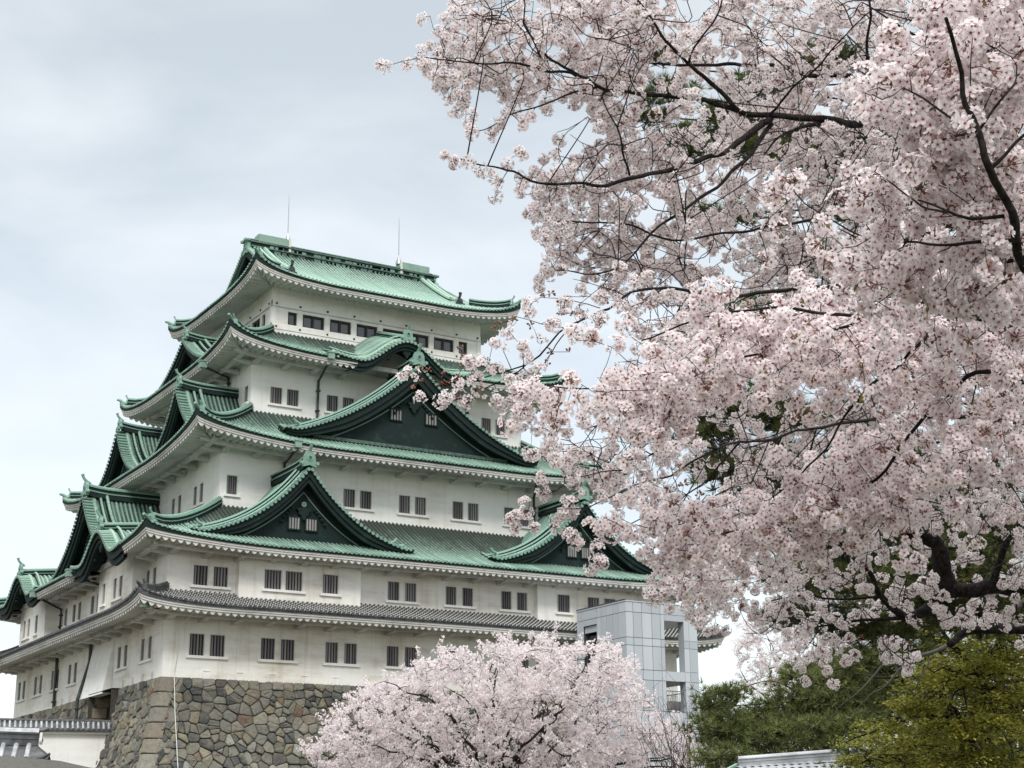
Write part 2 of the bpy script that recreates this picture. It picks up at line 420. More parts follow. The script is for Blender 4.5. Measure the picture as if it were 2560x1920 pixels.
    # bearer beam on arms under the rafters
    if not top5:
        qm = SETB[lv]-1.0; a = 0
        zb = rf.ze-.40+.42*(qm-rf.qe)/(SETB[lv]-rf.qe)-.14
        seg = [rf.qe+.9+(L-2*rf.qe-1.8)*i/40 for i in range(41)]
        sg = []
        for aa in seg+[None]:
            if aa is None or ingap(aa):
                if len(sg) > 1:
                    for A, B in (((qm-.14, .02), (qm-.14, -.27)), ((qm-.14, -.27), (qm+.14, -.27)), ((qm+.14, -.27), (qm+.14, .02))):
                        eave.sheet([[f(x, A[0], zb+A[1]+rf.lift(min(x-rf.qe, L-rf.qe-x))*.5) for x in sg], [f(x, B[0], zb+B[1]+rf.lift(min(x-rf.qe, L-rf.qe-x))*.5) for x in sg]], 2)
                sg = []
            else: sg.append(aa)
        na_ = int((L-2*SETB[lv])/2.0)
        for i in range(na_+1):
            aa = SETB[lv]+.15+(L-2*SETB[lv]-.3)*i/na_
            if ingap(aa): continue
            zz = zb-.20+rf.lift(min(aa-rf.qe, L-rf.qe-aa))*.5
            P = [f(aa-.16, SETB[lv]+.05, zz-.26), f(aa+.16, SETB[lv]+.05, zz-.26), f(aa+.16, qm-.25, zz-.12), f(aa-.16, qm-.25, zz-.12),
                 f(aa-.16, SETB[lv]+.05, zz), f(aa+.16, SETB[lv]+.05, zz), f(aa+.16, qm-.25, zz), f(aa-.16, qm-.25, zz)]
            eave.hexa(P, 2)
    return tiles, eave

def onigawara(mb, p, out, s=1.0, m=0, horn=True):
    """ridge-end tile: shouldered plate, crest disc and a horn; p = base centre, out = unit vector it faces"""
    p = np.array(p, float); o = np.array(out, float); sd = np.array((-o[1], o[0], 0)); up = np.array((0, 0, 1.))
    prof = [(-.42, -.25), (-.55, -.05), (-.40, .10), (-.36, .45), (-.24, .66), (0, .74), (.24, .66), (.36, .45), (.40, .10), (.55, -.05), (.42, -.25), (0, -.12)]
    P = [p+sd*(x*s)+up*(z*s)-o*.09*s for x, z in prof]; mb.prism(P, o*.2*s, m, (0, .6, 0))
    prof = [(.2*math.cos(2*math.pi*i/10), .33+.2*math.sin(2*math.pi*i/10)) for i in range(10)]
    mb.prism([p+sd*(x*s)+up*(z*s)+o*.10*s for x, z in prof], o*.05*s, m, (0, .95, 0))
    prof = [(.12*math.cos(2*math.pi*i/8), .33+.12*math.sin(2*math.pi*i/8)) for i in range(8)]
    mb.prism([p+sd*(x*s)+up*(z*s)+o*.14*s for x, z in prof], o*.03*s, m, (.9, .1, 0))
    for k in (-1, 1):
        mb.tube([p+sd*(k*.5*s)-o*.1*s, p+sd*(k*.5*s)+o*.16*s], .12*s, 7, m, True, (0, .8, 0))
    if horn:
        mb.tube([p+up*.6*s-o*.3*s, p+up*.78*s+o*.02*s, p+up*1.0*s+o*.22*s, p+up*1.22*s+o*.30*s], [.10*s, .11*s, .095*s, .12*s], 7, m, True, (0, .8, 0))

def ridge_run(mb, P, side, w, h, m=0, top=.13, mdark=1):
    """stacked ridge along a path: dark cheeks, two thin courses and a round cap"""
    P = [np.array(p, float) for p in P]; sd = np.array(side, float); up = np.array((0, 0, 1.))
    def course(wd, z0, z1, mm, rnd):
        for A, B in (((-wd, z0), (-wd, z1)), ((-wd, z1), (wd, z1)), ((wd, z1), (wd, z0))):
            mb.sheet([[p+sd*A[0]+up*A[1] for p in P], [p+sd*B[0]+up*B[1] for p in P]], mm, [[(.2, rnd, 0)]*len(P)]*2)
        for p in (P[0], P[-1]):
            mb.add([p-sd*wd+up*z0, p+sd*wd+up*z0, p+sd*wd+up*z1, p-sd*wd+up*z1], [(0, 1, 2, 3)], mm, (.2, rnd, 0))
    course(w*.5, -.1, h*.30, mdark, .2); course(w*.58, h*.30, h*.42, m, .5); course(w*.44, h*.42, h*.70, mdark, .3); course(w*.56, h*.70, h*.84, m, .7)
    rib(mb, [p+up*h*.84 for p in P], sd, top, m, .8)
    for p in (P[0], P[-1]):
        mb.add([p+up*h*.84+sd*top*math.cos(math.pi*j/4)+up*top*1.15*math.sin(math.pi*j/4) for j in range(5)], [(0, 1, 2, 3, 4)], m, (.2, .5, 0))

def hip(lv, cx, cy, mb):
    """hip ridge from the wall corner out to the upturned tip; cx, cy = +-1 pick the corner"""
    rf = RF[lv]
    def P(q, dz): 
        z = rf.z(q, q, 99)
        return np.array((q if cx < 0 else WX-q, q if cy < 0 else DY-q, z+dz))
    q1 = rf.qw if lv != 5 else 10.3
    o = np.array((-1. if cx < 0 else 1., -1. if cy < 0 else 1., 0))/math.sqrt(2); sd = np.array((-o[1], o[0], 0))
    mm, md = (0, 1)
    sc = .8 if lv == 1 else 1.0
    qs = [q1+(rf.qe+.55-q1)*i/9 for i in range(10)]
    ridge_run(mb, [P(q, .05) for q in qs], sd, .40*sc, .52*sc, mm, .12*sc, md)
    onigawara(mb, P(rf.qe+.50, .06), o, .62*sc)
    qs = [rf.qe+.6-.75*i/4 for i in range(5)]
    mb.tube([P(max(q, rf.qe), .10)+o*max(0, rf.qe-q)*1.4+np.array((0, 0, .30*max(0, .25-(q-rf.qe)))) for q in qs], [.13*sc]*3+[.12*sc, .085*sc], 7, mm, True, (0, .5, 0))
    # copper shod corner rafter
    p = P(rf.qe+.42, -.74); 
    L_ = 1.3
    a, b, c_ = p, p-o*.55, p-o*L_
    for (s0, s1, m_) in ((a, b, 2), (b, c_, 3)):
        Q = []
        for zz in (-.17, .17):
            for s_, e_ in ((s0, -1), (s0, 1), (s1, 1), (s1, -1)): Q.append(s_+sd*.17*e_+np.array((0, 0, zz)))
        mb.hexa(Q, m_)
# --------------------------------------------------------------- gables
def bez(t): return t
class Gable:
    """dormer gable on a roof slope: centre c along the side, rake plane q0, half width B, foot zf, apex za"""
    def __init__(s, side, c, q0, B, zf, za, qb, kind='chidori', k=(.35, 2.6), slope=0):
        s.slope = slope
        s.side, s.c, s.q0, s.B, s.zf, s.za, s.qb, s.kind, s.k = side, c, q0, B, zf, za, qb, kind, k
    def g(s, t):
        t = min(max(t, 0), 1)
        if s.kind == 'kara':
            u = 1-t
            return .5*(1+math.cos(math.pi*min(1, u/.66)))+.13*max(0, (u-.66)/.34)**1.6
        return s.k[0]*t+(1-s.k[0])*t**s.k[1]+.05*max(0, (.12-t)/.12)**2
    def zq(s, a, q):
        return s.z(a)+s.slope*max(0, q-s.q0)
    def z(s, a):
        return s.zf+(s.za-s.zf)*s.g(1-abs(a-s.c)/s.B)
    def pts(s, n=36, ext=0):
        # sample evenly by arc length
        xs = np.linspace(-s.B, s.B, 400); zs = np.array([s.z(s.c+x) for x in xs])
        d = np.concatenate([[0], np.cumsum(np.hypot(np.diff(xs), np.diff(zs)))]); u = np.linspace(0, d[-1], n+1)
        return list(zip(np.interp(u, d, xs)+s.c, np.interp(u, d, zs))), d[-1]

def build_gable(G, parent, roofz, windows=(), oni=1.0, ridge_h=.75, wall_back=.95, board=.75, orn=True, crest=False, sill=.0):
    f = SIDES[G.side]; sa, sq = dirs(f); out = -sq; kara = G.kind == 'kara'
    up = np.array((0, 0, 1.))
    part = MB()
    # face wall (the part itself): dark copper sheet under the rake
    pts, Ln = G.pts(40)
    body = MB()
    if not kara:
        zb = G.zf-.2
        poly = [f(a, G.q0+wall_back, z-.12) for a, z in pts]
        lo = [f(a, G.q0+wall_back, min(zb, z-.12)) for a, z in pts]
        body.sheet([lo, poly], 0)
        # raised inner moulding that follows the rake
        for kk, (dz, th) in enumerate(((board+.55, .09),)):
            rows = []
            pp = [(G.c+(a-G.c)*.80, z) for a, z in pts]
            inn = [(a, G.z(a)-dz*(.55+.45*G.g(1-abs(a-G.c)/G.B))) for a, z in pp]
            inn = [(a, z) for a, z in inn if z > G.zf+.12]
            if len(inn) > 3:
                body.sheet([[f(a, G.q0+wall_back-.07, z) for a, z in inn], [f(a, G.q0+wall_back-.07, z-th) for a, z in inn]], 1, [[(0, .3, 0)]*len(inn)]*2)
                body.sheet([[f(a, G.q0+wall_back-.07, z) for a, z in inn], [f(a, G.q0+wall_back, z) for a, z in inn]], 1, [[(0, .3, 0)]*len(inn)]*2)
        # base rail
        bw = G.B*.78
        body.box(G.c-bw, G.c+bw, G.q0+wall_back-.16, G.q0+wall_back+.02, G.zf+.05+sill, G.zf+.26+sill, 2, f, (.6, .3, 0))
    gp = body.build('gable', ['copper_dark', 'copper_old', 'copper_old'], parent)
    # roof of the gable: surface, ribs along the slope, rake tiles at the front edge
    t = MB(); nq = 8
    def under(a, q, z): return roofz is not None and z < roofz(a, q)-.35
    rows = []
    for j in range(nq+1):
        q = G.q0+(G.qb-G.q0)*j/nq; rows.append([f(a, q, z+G.slope*(q-G.q0)) for a, z in pts])
    t.sheet(rows, 0, [[(.55+.5*j/nq, .05, 0)]*len(pts) for j in range(nq+1)])
    # thickness at front
    t.sheet([[f(a, G.q0, z+.02) for a, z in pts], [f(a, G.q0, z-.10) for a, z in pts], [f(a, G.q0+.3, z-.10) for a, z in pts]], 1)
    n = int(Ln/.30); rp, _ = G.pts(n)
    for i, (a, z) in enumerate(rp):
        rnd = .35+.65*random.random()
        # axis along q, half round; lies on slope
        a2, z2 = rp[min(i+1, n)]; a1, z1 = rp[max(i-1, 0)]
        tn = np.array((a2-a1, z2-z1)); tn = tn/np.linalg.norm(tn); nz = np.array((-tn[1], tn[0]))
        side3 = sa*tn[0]+up*tn[1]; nor = sa*nz[0]+up*nz[1]
        vs = []; 
        for q in (G.q0-.03, G.q0+.62):
            for j in range(5):
                th = math.pi*j/4; vs.append(np.array(f(a, q, z+G.slope*(q-G.q0)))+side3*(.092*math.cos(th))+nor*(.105*math.sin(th)+.01))
        t.add(vs, [(j, j+1, 5+j+1, 5+j) for j in range(4)]+[(4, 3, 2, 1, 0)], 0, (0, rnd, 0))
        o_ = np.array(f(a, G.q0-.03, z-.005)); t.prism([o_+side3*(.115*math.cos(k*math.pi/4))+nor*(.115*math.sin(k*math.pi/4)+.03) for k in range(8)], out*.06, 0, (.25, rnd*.8, 0))
    half = [p for p in pts]
    def sriber(q, r, lift, rnd, m=0):
        for s_ in (-1, 1):
            h = [(a, z) for a, z in pts if (a-G.c)*s_ >= -.02]
            P = [np.array(f(a, q, z+lift+G.slope*(q-G.q0))) for a, z in h]
            # section across q
            vs = []; k = len(P)
            for p in P:
                for j in range(5):
                    th = math.pi*j/4; vs.append(p+sq*(r*math.cos(th))+up*(r*1.2*math.sin(th)))
            t.add(vs, [(i*5+j, i*5+j+1, (i+1)*5+j+1, (i+1)*5+j) for i in range(k-1) for j in range(4)], m, (.1, rnd, 0))
    sriber(G.q0+.74, .15, .02, 1.0)
    q = G.q0+1.05
    # two rake ridges
    for qq, r, lf in ((1.16, .085, .26), (1.58, .11, .46)):
        if kara and qq > 1.2: break
        sriber(G.q0+qq, r, lf, .8)
        t.sheet([[f(a, G.q0+qq-.13, z+lf) for a, z in pts], [f(a, G.q0+qq-.13, z) for a, z in pts]], 1)
        t.sheet([[f(a, G.q0+qq+.13, z+lf) for a, z in pts], [f(a, G.q0+qq+.13, z) for a, z in pts]], 1)
    q = G.q0+(1.2 if kara else 1.95)
    while q < G.qb-.1:
        sriber(q, .078, .015, random.random()); q += .30
    t.build('gable_roof', ['copper_roof' if kara else 'copper_old' if G.side == 'left' and not kara else 'copper_trim', 'copper_dark'], gp)
    # barge boards
    b = MB()
    for (q0, q1, z0, z1) in ((.08, .22, -.10, -.10-board*.55), (.20, .42, -.10, -.10-board)):
        fl = [(a, z, (.30+.70*min(1, 2.2*(1-abs(a-G.c)/G.B))*(.72+.28*G.g(1-abs(a-G.c)/G.B))) if not kara else (1.0-.25*G.g(1-abs(a-G.c)/G.B))) for a, z in pts]
        for A, B in (((q0, 0), (q0, 1)), ((q0, 1), (q1, 1)), ((q1, 1), (q1, 0))):
            b.sheet([[f(a, G.q0+A[0], z+(z1*k if A[1] else z0)) for a, z, k in fl], [f(a, G.q0+B[0], z+(z1*k if B[1] else z0)) for a, z, k in fl]], 0)
    # underside between boards and wall
    back = G.q0+(wall_back if not kara else 2.4)
    b.sheet([[f(a, G.q0+.3, z-.14) for a, z in pts], [f(a, back, z-.14) for a, z in pts]], 0)
    if orn:
        # hanging pendant under the apex
        zc = G.za-(2.62 if G.B > 7 else 1.5); s_ = .52 if G.B > 7 else .42
        if kara: zc = G.za-board*.75-.25
        q_ = G.q0+wall_back-.40 if not kara else G.q0+.1
        prof = [(-.95, .35), (-.6, .52), (0, .62), (.6, .52), (.95, .35), (.62, .1), (.66, -.25), (.34, -.35), (.22, -.75), (0, -.95), (-.22, -.75), (-.34, -.35), (-.66, -.25), (-.62, .1)]
        b.prism([f(G.c+x*s_, q_+.36, zc+z*s_) for x, z in prof], out*.18, 0)
        prof = [(.20*math.cos(2*math.pi*i/6+.52), .20*math.sin(2*math.pi*i/6+.52)) for i in range(6)]
        b.prism([f(G.c+x, q_+.30, zc+.50+z) for x, z in prof], out*.08, 1 if crest else 0, (.8, .2, 0))
        for i in range(6 if crest else 0): b.ball(f(G.c+.11*math.cos(i*1.0472), q_+.21, zc+.50+.11*math.sin(i*1.0472)), .05, .03, .05, 6, 4, 1, (0, .9, 0))
        for s2 in (-1, 1):
            for k in range(5):
                b.ball(f(G.c+s2*(.72+.17*k), q_+.3, zc+.22-.13*k-.02*k*k), .13, .1, .10, 6, 4, 0)
    b.build('bargeboard', ['copper_dark', 'copper_trim'], gp)
    # ridge and end tile
    r = MB(); zr = G.za+.02
    P = [f(G.c, q, zr+(.22*max(0, 1-(q-G.q0)/2.2)**2 if not kara else G.slope*(q-G.q0))) for q in np.linspace(G.q0+(.35 if not kara else .25), G.qb, 9)]
    ridge_run(r, P, sa, .50, ridge_h, 0, .13, 1)
    r.build('ridge', ['copper_trim', 'copper_dark'], gp); r = MB()
    onigawara(r, np.array(f(G.c, G.q0+.18, zr+.30)), out, oni); r.build('ridge_end_tile', ['copper_trim', 'copper_dark'], gp)
    if not kara:
        # lower end tiles of the rake ridges
        for s2 in (-1, 1):
            r = MB(); a = G.c+s2*G.B*.86; o2 = sa*s2
            onigawara(r, np.array(f(a, G.q0+1.3, G.z(a)+.2)), o2, .5, 0, False)
            r.tube([f(a-s2*.1, G.q0+1.3, G.z(a)+.5), f(a+s2*.25, G.q0+1.3, G.z(a)+.62), f(a+s2*.42, G.q0+1.3, G.z(a)+.85)], [.09, .09, .06], 6, 0, True, (0, .7, 0))
            r.build('rake_end_tile', ['copper_trim', 'copper_dark'], gp)
    for (a0, a1, z0, z1) in windows:
        w = MB(); q = G.q0+wall_back
        w.box(a0, a1, q-.02, q+.05, z0, z1, 0, f)
        nb = 4
        for i in range(nb):
            ac = a0+(a1-a0)*(i+.5)/nb; w.box(ac-.055, ac+.055, q-.09, q-.025, z0, z1, 1, f, (0, .5+.5*random.random(), 0))
        for (x0, x1, y0, y1) in ((a0-.08, a0, z0-.08, z1+.08), (a1, a1+.08, z0-.08, z1+.08), (a0, a1, z1, z1+.08), (a0, a1, z0-.08, z0)):
            w.box(x0, x1, q-.12, q+.03, y0, y1, 2, f)
        w.build('window', ['dark_inside', 'bar_pale', 'copper_dark'], gp)
    return gp
m = Mat('bar_pale', .8); c_ = xyz(m, m.attr().outputs['Color']); m.col(m.mix(c_[1], (.11, .108, .108), (.27, .265, .255)))

# --------------------------------------------------------------- walls and windows
def wall_sheet(mb, side, q, a0, a1, z0, z1, holes, m=0):
    f = SIDES[side]
    xs = sorted(set([a0, a1]+[h[k] for h in holes for k in (0, 1) if a0 < h[k] < a1])); zs = sorted(set([z0, z1]+[h[k] for h in holes for k in (2, 3) if z0 < h[k] < z1]))
    for i in range(len(xs)-1):
        for j in range(len(zs)-1):
            cx_, cz_ = (xs[i]+xs[i+1])/2, (zs[j]+zs[j+1])/2
            if any(h[0] < cx_ < h[1] and h[2] < cz_ < h[3] for h in holes): continue
            mb.add([f(xs[i], q, zs[j]), f(xs[i+1], q, zs[j]), f(xs[i+1], q, zs[j+1]), f(xs[i], q, zs[j+1])], [(0, 1, 2, 3)], m)
def barred_window(parent, side, q, a0, a1, z0, z1, nb=5, sill=None, depth=.24):
    f = SIDES[side]; w = MB()
    # reveal
    for (A, B) in (((a0, z0), (a0, z1)), ((a0, z1), (a1, z1)), ((a1, z1), (a1, z0)), ((a1, z0), (a0, z0))):
        w.add([f(A[0], q, A[1]), f(B[0], q, B[1]), f(B[0], q+depth+.1, B[1]), f(A[0], q+depth+.1, A[1])], [(0, 1, 2, 3)], 0)
    w.add([f(a0, q+depth+.1, z0), f(a1, q+depth+.1, z0), f(a1, q+depth+.1, z1), f(a0, q+depth+.1, z1)], [(0, 1, 2, 3)], 1)
    # thin worn frame round the mouth
    e_ = .045
    for (x0, x1, y0, y1) in ((a0-.01, a0+e_, z0, z1), (a1-e_, a1+.01, z0, z1), (a0+e_, a1-e_, z1-e_, z1+.01)):
        w.box(x0, x1, q-.006, q+.07, y0, y1, 2, f)
    wo = w.build('window', ['plaster_shaded', 'dark_inside', 'concrete_frame'], parent)
    b = MB(); wd = (a1-a0-.09)/(nb*2+1)
    for i in range(nb):
        x = a0+.045+wd*(2*i+1); b.box(x-wd*.08, x+wd*1.08, q+depth-.13, q+depth-.03, z0, z1, 0, f, (0, random.random(), 0))
    b.build('bars', ['bar_wood'], wo)
    if sill:
        s_ = MB(); s_.box(sill[0], sill[1], q-.13, q+.02, z0-.17, z0-.025, 0, f); s_.build('sill', ['plaster'], wo)
    return wo
def windows(parent, side, q, items, z0, z1, holes, nb=5):
    """items: (centre list of a group sharing one sill, width)"""
    for cs, w in items:
        for i, c in enumerate(cs):
            s_ = (cs[0]-w/2-.16, cs[-1]+w/2+.16) if i == 0 else None
            barred_window(parent, side, q, c-w/2, c+w/2, z0, z1, (5 if w > 1 else 4) if w > .7 else 3, s_)
            holes.append((c-w/2, c+w/2, z0, z1))
# storeys: (level, plane q, z bottom, z top)
ST = {1: (0, -.1, 4.55), 2: (0, 4.3, 8.1), 3: (4.64, 10.4, 15.9), 4: (7.57, 17.6, 23.0), 5: (9.72, 24.2, 28.75)}
WN = {(1, 'front'): (1.25, 2.50, [([x, x+1.24], .93 if x < 9 else .88) for x in (1.95, 6.30, 10.38, 14.46, 18.5, 22.55, 26.6, 30.9)]),
      (2, 'front'): (5.28, 6.46, [([1.99, 3.21], .93), ([14.46, 15.65], .84), ([18.51, 19.71], .82), ([22.56, 23.75], .82)]),
      (3, 'front'): (11.9, 13.12, [([5.42], .74), ([9.2, 10.4], .88), ([13.49, 14.68], .88), ([17.53, 18.72], .87), ([21.57, 22.76], .86), ([25.61, 26.8], .85), ([30.6], .74)]),
      (4, 'front'): (19.03, 20.19, [([9.37, 10.56], .88), ([13.46, 14.65], .88), ([17.4, 18.6], .86), ([21.4], .86), ([25.5, 26.66], .83)]),
      (1, 'left'): (1.2, 2.52, [([2.42, 3.73], .66), ([6.88, 8.13], .66), ([17.4, 18.72], .68), ([21.6, 22.85], .68), ([25.8, 27.2], .72), ([30.3, 31.6], .72)]),
      (2, 'left'): (5.28, 6.5, [([2.28, 3.5], .62), ([13.2, 14.5], .72), ([17.38, 18.66], .72), ([20.6], .7)]),
      (3, 'left'): (11.9, 13.2, [([7.95, 9.1], .62), ([12.05, 13.3], .62), ([19.4, 20.6], .62), ([23.6, 24.75], .62)]),
      (4, 'left'): (19.05, 20.2, [([8.4], .62), ([24.3], .62)])}
for lv, (q, z0, z1) in ST.items():
    wall = MB()
    for side in SIDES:
        L = SLEN[side]; holes = []
        if (lv, side) in WN:
            za_, zb_, items = WN[(lv, side)]; windows(keep, side, q, items, za_, zb_, holes)
        if lv == 5 and side in ('front', 'left'):
            f = SIDES[side]
            # top storey: band of sash windows between posts
            n = 8 if side == 'front' else int(round((L-2*q)/2.01)); pit = (L-2*q)/n if side == 'left' else (26.28-9.72)/8
            for i in range(n):
                a = q+pit*i; w0, w1 = a+.24, a+pit-.20
                if i == 0: w0 = a+1.2
                if i == n-1: w1 = a+.95
                holes.append((w0, w1, 25.47, 26.40))
                wmb = MB(); z0_, z1_ = 25.47, 26.40; dq = q+.16
                for (A, B) in (((w0, z0_), (w0, z1_)), ((w0, z1_), (w1, z1_)), ((w1, z1_), (w1, z0_)), ((w1, z0_), (w0, z0_))):
                    wmb.add([f(A[0], q, A[1]), f(B[0], q, B[1]), f(B[0], dq+.1, B[1]), f(A[0], dq+.1, A[1])], [(0, 1, 2, 3)], 0)
                for (x0, x1, y0, y1) in ((w0, w0+.12, z0_, z1_), (w1-.12, w1, z0_, z1_), (w0+.12, w1-.12, z1_-.12, z1_), (w0+.12, w1-.12, z0_, z0_+.09)):
                    wmb.box(x0, x1, dq-.05, dq+.05, y0, y1, 1, f)
                if w1-w0 > 1.2: wmb.box((w0+w1)/2-.07, (w0+w1)/2+.07, dq-.06, dq+.05, z0_+.09, z1_-.12, 1, f)
                wo = wmb.build('window', ['plaster_shaded', 'win_frame'], keep)
                pm = MB(); pm.box(w0+.05, w1-.05, dq+.06, dq+.09, z0_+.05, z1_-.05, 0, f); pm.build('pane', ['pane'], wo)
        wall_sheet(wall, side, q, q, L-q, z0, z1, holes)
    wo = wall.build('wall', ['plaster' if lv in (3, 4, 5) else 'plaster_old'], keep)
    if lv == 5:
        for side in SIDES:
            f = SIDES[side]; L = SLEN[side]; t = MB()
            for (za_, zb_, d) in ((26.68, 27.02, .07), (25.0, 25.36, .10), (24.72, 24.995, .06)):
                t.box(q-d, L-q+d, q-d, q-.004, za_, zb_, 0, f)
            t.box(q-.07, L-q+.07, q-.075, q-.004, 26.615, 26.675, 1, f)
            n = 8 if side in ('front', 'back') else 7; pit = (L-2*q)/n
            for i in range(n+1):
                a = min(max(q+pit*i, q+.15), L-q-.15)
                t.box(a-.15, a+.15, q-.045, q-.004, 25.365, 26.61, 0, f)
                ab = min(max(q+pit*i, q+.30), L-q-.30)
                for zz in (26.85, 25.18):
                    pt = [f(ab+.075*math.cos(2*math.pi*k/8), q-.14, zz+.075*math.sin(2*math.pi*k/8)) for k in range(8)]
                    t.prism(pt, -np.array(dirs(f)[1])*-.06, 2)
            t.build('moulding', ['plaster', 'plaster_shaded', 'pipe'], wo)
# base plinth line where the plaster meets the stones, and the little loopholes
for i, a in enumerate(np.arange(2.6, 36, 2.02)):
    t = MB()
    for (x0, x1, y0, y1) in ((a-.27, a-.21, .05, .44), (a+.21, a+.27, .05, .44), (a-.21, a+.21, .38, .44)):
        t.box(x0, x1, -.035, -.003, y0, y1, 0)
    t.build('loophole', ['plaster'], keep)
for a in (1.7, 3.4, 5.2, 7.0, 16.6, 18.3, 20.1):
    t = MB(); t.box(-.03, -.003, a-.16, a+.16, .02, .40, 0); t.build('loophole', ['plaster_shaded'], keep)
# projecting bays of the second storey
def bay(side, a0, a1, p, z0, z1, items, zw0, zw1):
    f = SIDES[side]; mb = MB(); holes = []
    bo_holes = []
    windows(keep, side, -p, items, zw0, zw1, holes)
    wall_sheet(mb, side, -p, a0, a1, z0, z1, holes)
    for a in (a0, a1): mb.add([f(a, -p, z0), f(a, .02, z0), f(a, .02, z1), f(a, -p, z1)], [(0, 1, 2, 3)], 0)
    mb.add([f(a0, -p, z0), f(a1, -p, z0), f(a1, .02, z0), f(a0, .02, z0)], [(0, 1, 2, 3)], 0)
    mb.build('bay', ['plaster_old'], keep)
bay('front', 4.14, 11.98, .5, 4.3, 8.0, [([6.27, 7.60], 1.12), ([9.97], 1.08)], 5.30, 6.46)
bay('front', 24.62, 32.41, .5, 4.3, 8.0, [([26.62], 1.03), ([28.96, 30.27], 1.0)], 5.30, 6.46)
bay('left', 3.70, 10.4, .85, 4.2, 8.3, [([5.93, 7.1], .64), ([9.33], .66)], 5.2, 6.5)
bay('left', 22.5, 29.1, .9, 4.2, 8.3, [([24.7], .68), ([26.75, 27.95], .66)], 5.2, 6.5)

# --------------------------------------------------------------- roofs
G_R2a = Gable('front', 8.25, -.95, 7.15, 8.15, 12.75, 4.7)
G_R2b = Gable('front', 28.2, -.95, 7.15, 8.15, 12.75, 4.7)
G_R3 = Gable('front', 17.85, 3.25, 9.35, 16.05, 21.75, 7.6, k=(.5, 2.3))
G_L2 = Gable('left', 16.35, -.6, 7.4, 8.3, 13.35, 4.7)
G_L3a = Gable('left', 10.0, 3.3, 4.9, 15.9, 19.8, 7.6)
G_L3b = Gable('left', 22.6, 3.3, 4.9, 15.9, 19.8, 7.6)
G_L4 = Gable('left', 16.35, 5.75, 5.3, 22.7, 25.3, 9.8, k=(.45, 2.2))
K_R4 = Gable('front', 17.9, 4.95, 5.45, 22.12, 23.95, 9.6, 'kara', slope=.36)
K_L2a = Gable('left', 7.0, -2.2, 5.0, 7.55, 9.2, 2.4, 'kara', slope=.1)
K_L2b = Gable('left', 25.7, -2.2, 5.0, 7.55, 9.2, 2.4, 'kara', slope=.1)
def cutter(*Ks):
    def c(a, q):
        for K in Ks:
            if abs(a-K.c) < K.B*.97 and q < K.qb: 
                return K.zq(a, q)
        return -99
    return c
for lv in RF:
    rf = RF[lv]; tiles = MB(); eave = MB()
    for side in SIDES:
        gaps = (); cz = None
        if lv == 4 and side == 'front': cz = cutter(K_R4); gaps = ((K_R4.c-K_R4.B*.70, K_R4.c+K_R4.B*.70),)
        if lv == 2 and side == 'left': cz = cutter(K_L2a, K_L2b); gaps = tuple((K.c-K.B*.78, K.c+K.B*.78) for K in (K_L2a, K_L2b))
        t_, e_ = skirt(lv, side, gaps, cz)
        for src, dst in ((t_, tiles), (e_, eave)):
            o_ = len(dst.v); dst.v += src.v; dst.a += src.a; dst.m += src.m; dst.f += [tuple(i+o_ for i in f_) for f_ in src.f]
    if lv == 1: mats = ['tile_grey', 'tile_joint']
    else: mats = [{2: 'copper_grimy', 5: 'copper_clean'}.get(lv, 'copper_roof'), 'copper_trim']
    ro = tiles.build('roof', mats, keep)
    eave.build('eaves', ['plaster_shaded', 'copper_dark' if lv > 1 else 'tile_grey', 'plaster_shaded'], ro)
    for cx_ in (-1, 1):
        for cy_ in (-1, 1):
            hm = MB(); hip(lv, cx_, cy_, hm); hm.build('hip_ridge', (['tile_grey', 'tile_grey'] if lv == 1 else ['copper_trim', 'copper_dark'])+['copper_light', 'plaster_shaded'], ro)
    if lv == 5: top = ro
def rz(lv, side): return lambda a, q: RF[lv].z(a, q, SLEN[side])
build_gable(G_R2a, keep, rz(2, 'front'), [(7.33, 8.05, 9.1, 9.8), (8.45, 9.17, 9.1, 9.8)], 1.0, crest=True)
build_gable(G_R2b, keep, rz(2, 'front'), [(27.28, 28.0, 9.1, 9.8), (28.4, 29.12, 9.1, 9.8)], 1.0, crest=True)
build_gable(G_R3, keep, rz(3, 'front'), [(16.15, 17.0, 18.05, 18.75), (18.8, 19.65, 18.05, 18.75)], 1.05, board=1.0)
build_gable(G_L2, keep, rz(2, 'left'), (), 1.0, board=.9)
build_gable(G_L3a, keep, rz(3, 'left'), (), .85, .6, board=.7)
build_gable(G_L3b, keep, rz(3, 'left'), (), .85, .6, board=.7)
build_gable(G_L4, keep, rz(4, 'left'), (), .8, .55, board=.6)
build_gable(K_R4, keep, None, (), .85, .36, board=.62)
build_gable(K_L2a, keep, None, (), .85, .5, board=.8)
build_gable(K_L2b, keep, None, (), .85, .5, board=.8)
# white wall closing the arch under each wave gable
for K, p, zb in ((K_R4, 7.5, 22.0), (K_L2a, -.6, 7.4), (K_L2b, -.6, 7.4)):
    t = MB(); f = SIDES[K.side]; pts, _ = K.pts(30); pts = [(a, z) for a, z in pts if abs(a-K.c) < K.B*.82]
    t.sheet([[f(a, p, zb) for a, z in pts], [f(a, p, z-.05) for a, z in pts]], 0)
    q0 = K.q0+.5
    for s_ in (-1, 1):      # bracketed cross beam seen inside the arch
        pass
    t.box(K.c-K.B*.66, K.c+K.B*.66, K.q0+1.15, K.q0+1.5, zb-.05, zb+.25, 0, f)
    for k in (-.6, -.2, .2, .6): t.box(K.c+K.B*k-.16, K.c+K.B*k+.16, K.q0+1.5, p, zb-.02, zb+.2, 0, f)
    t.build('arch_wall', ['plaster_shaded'], keep)

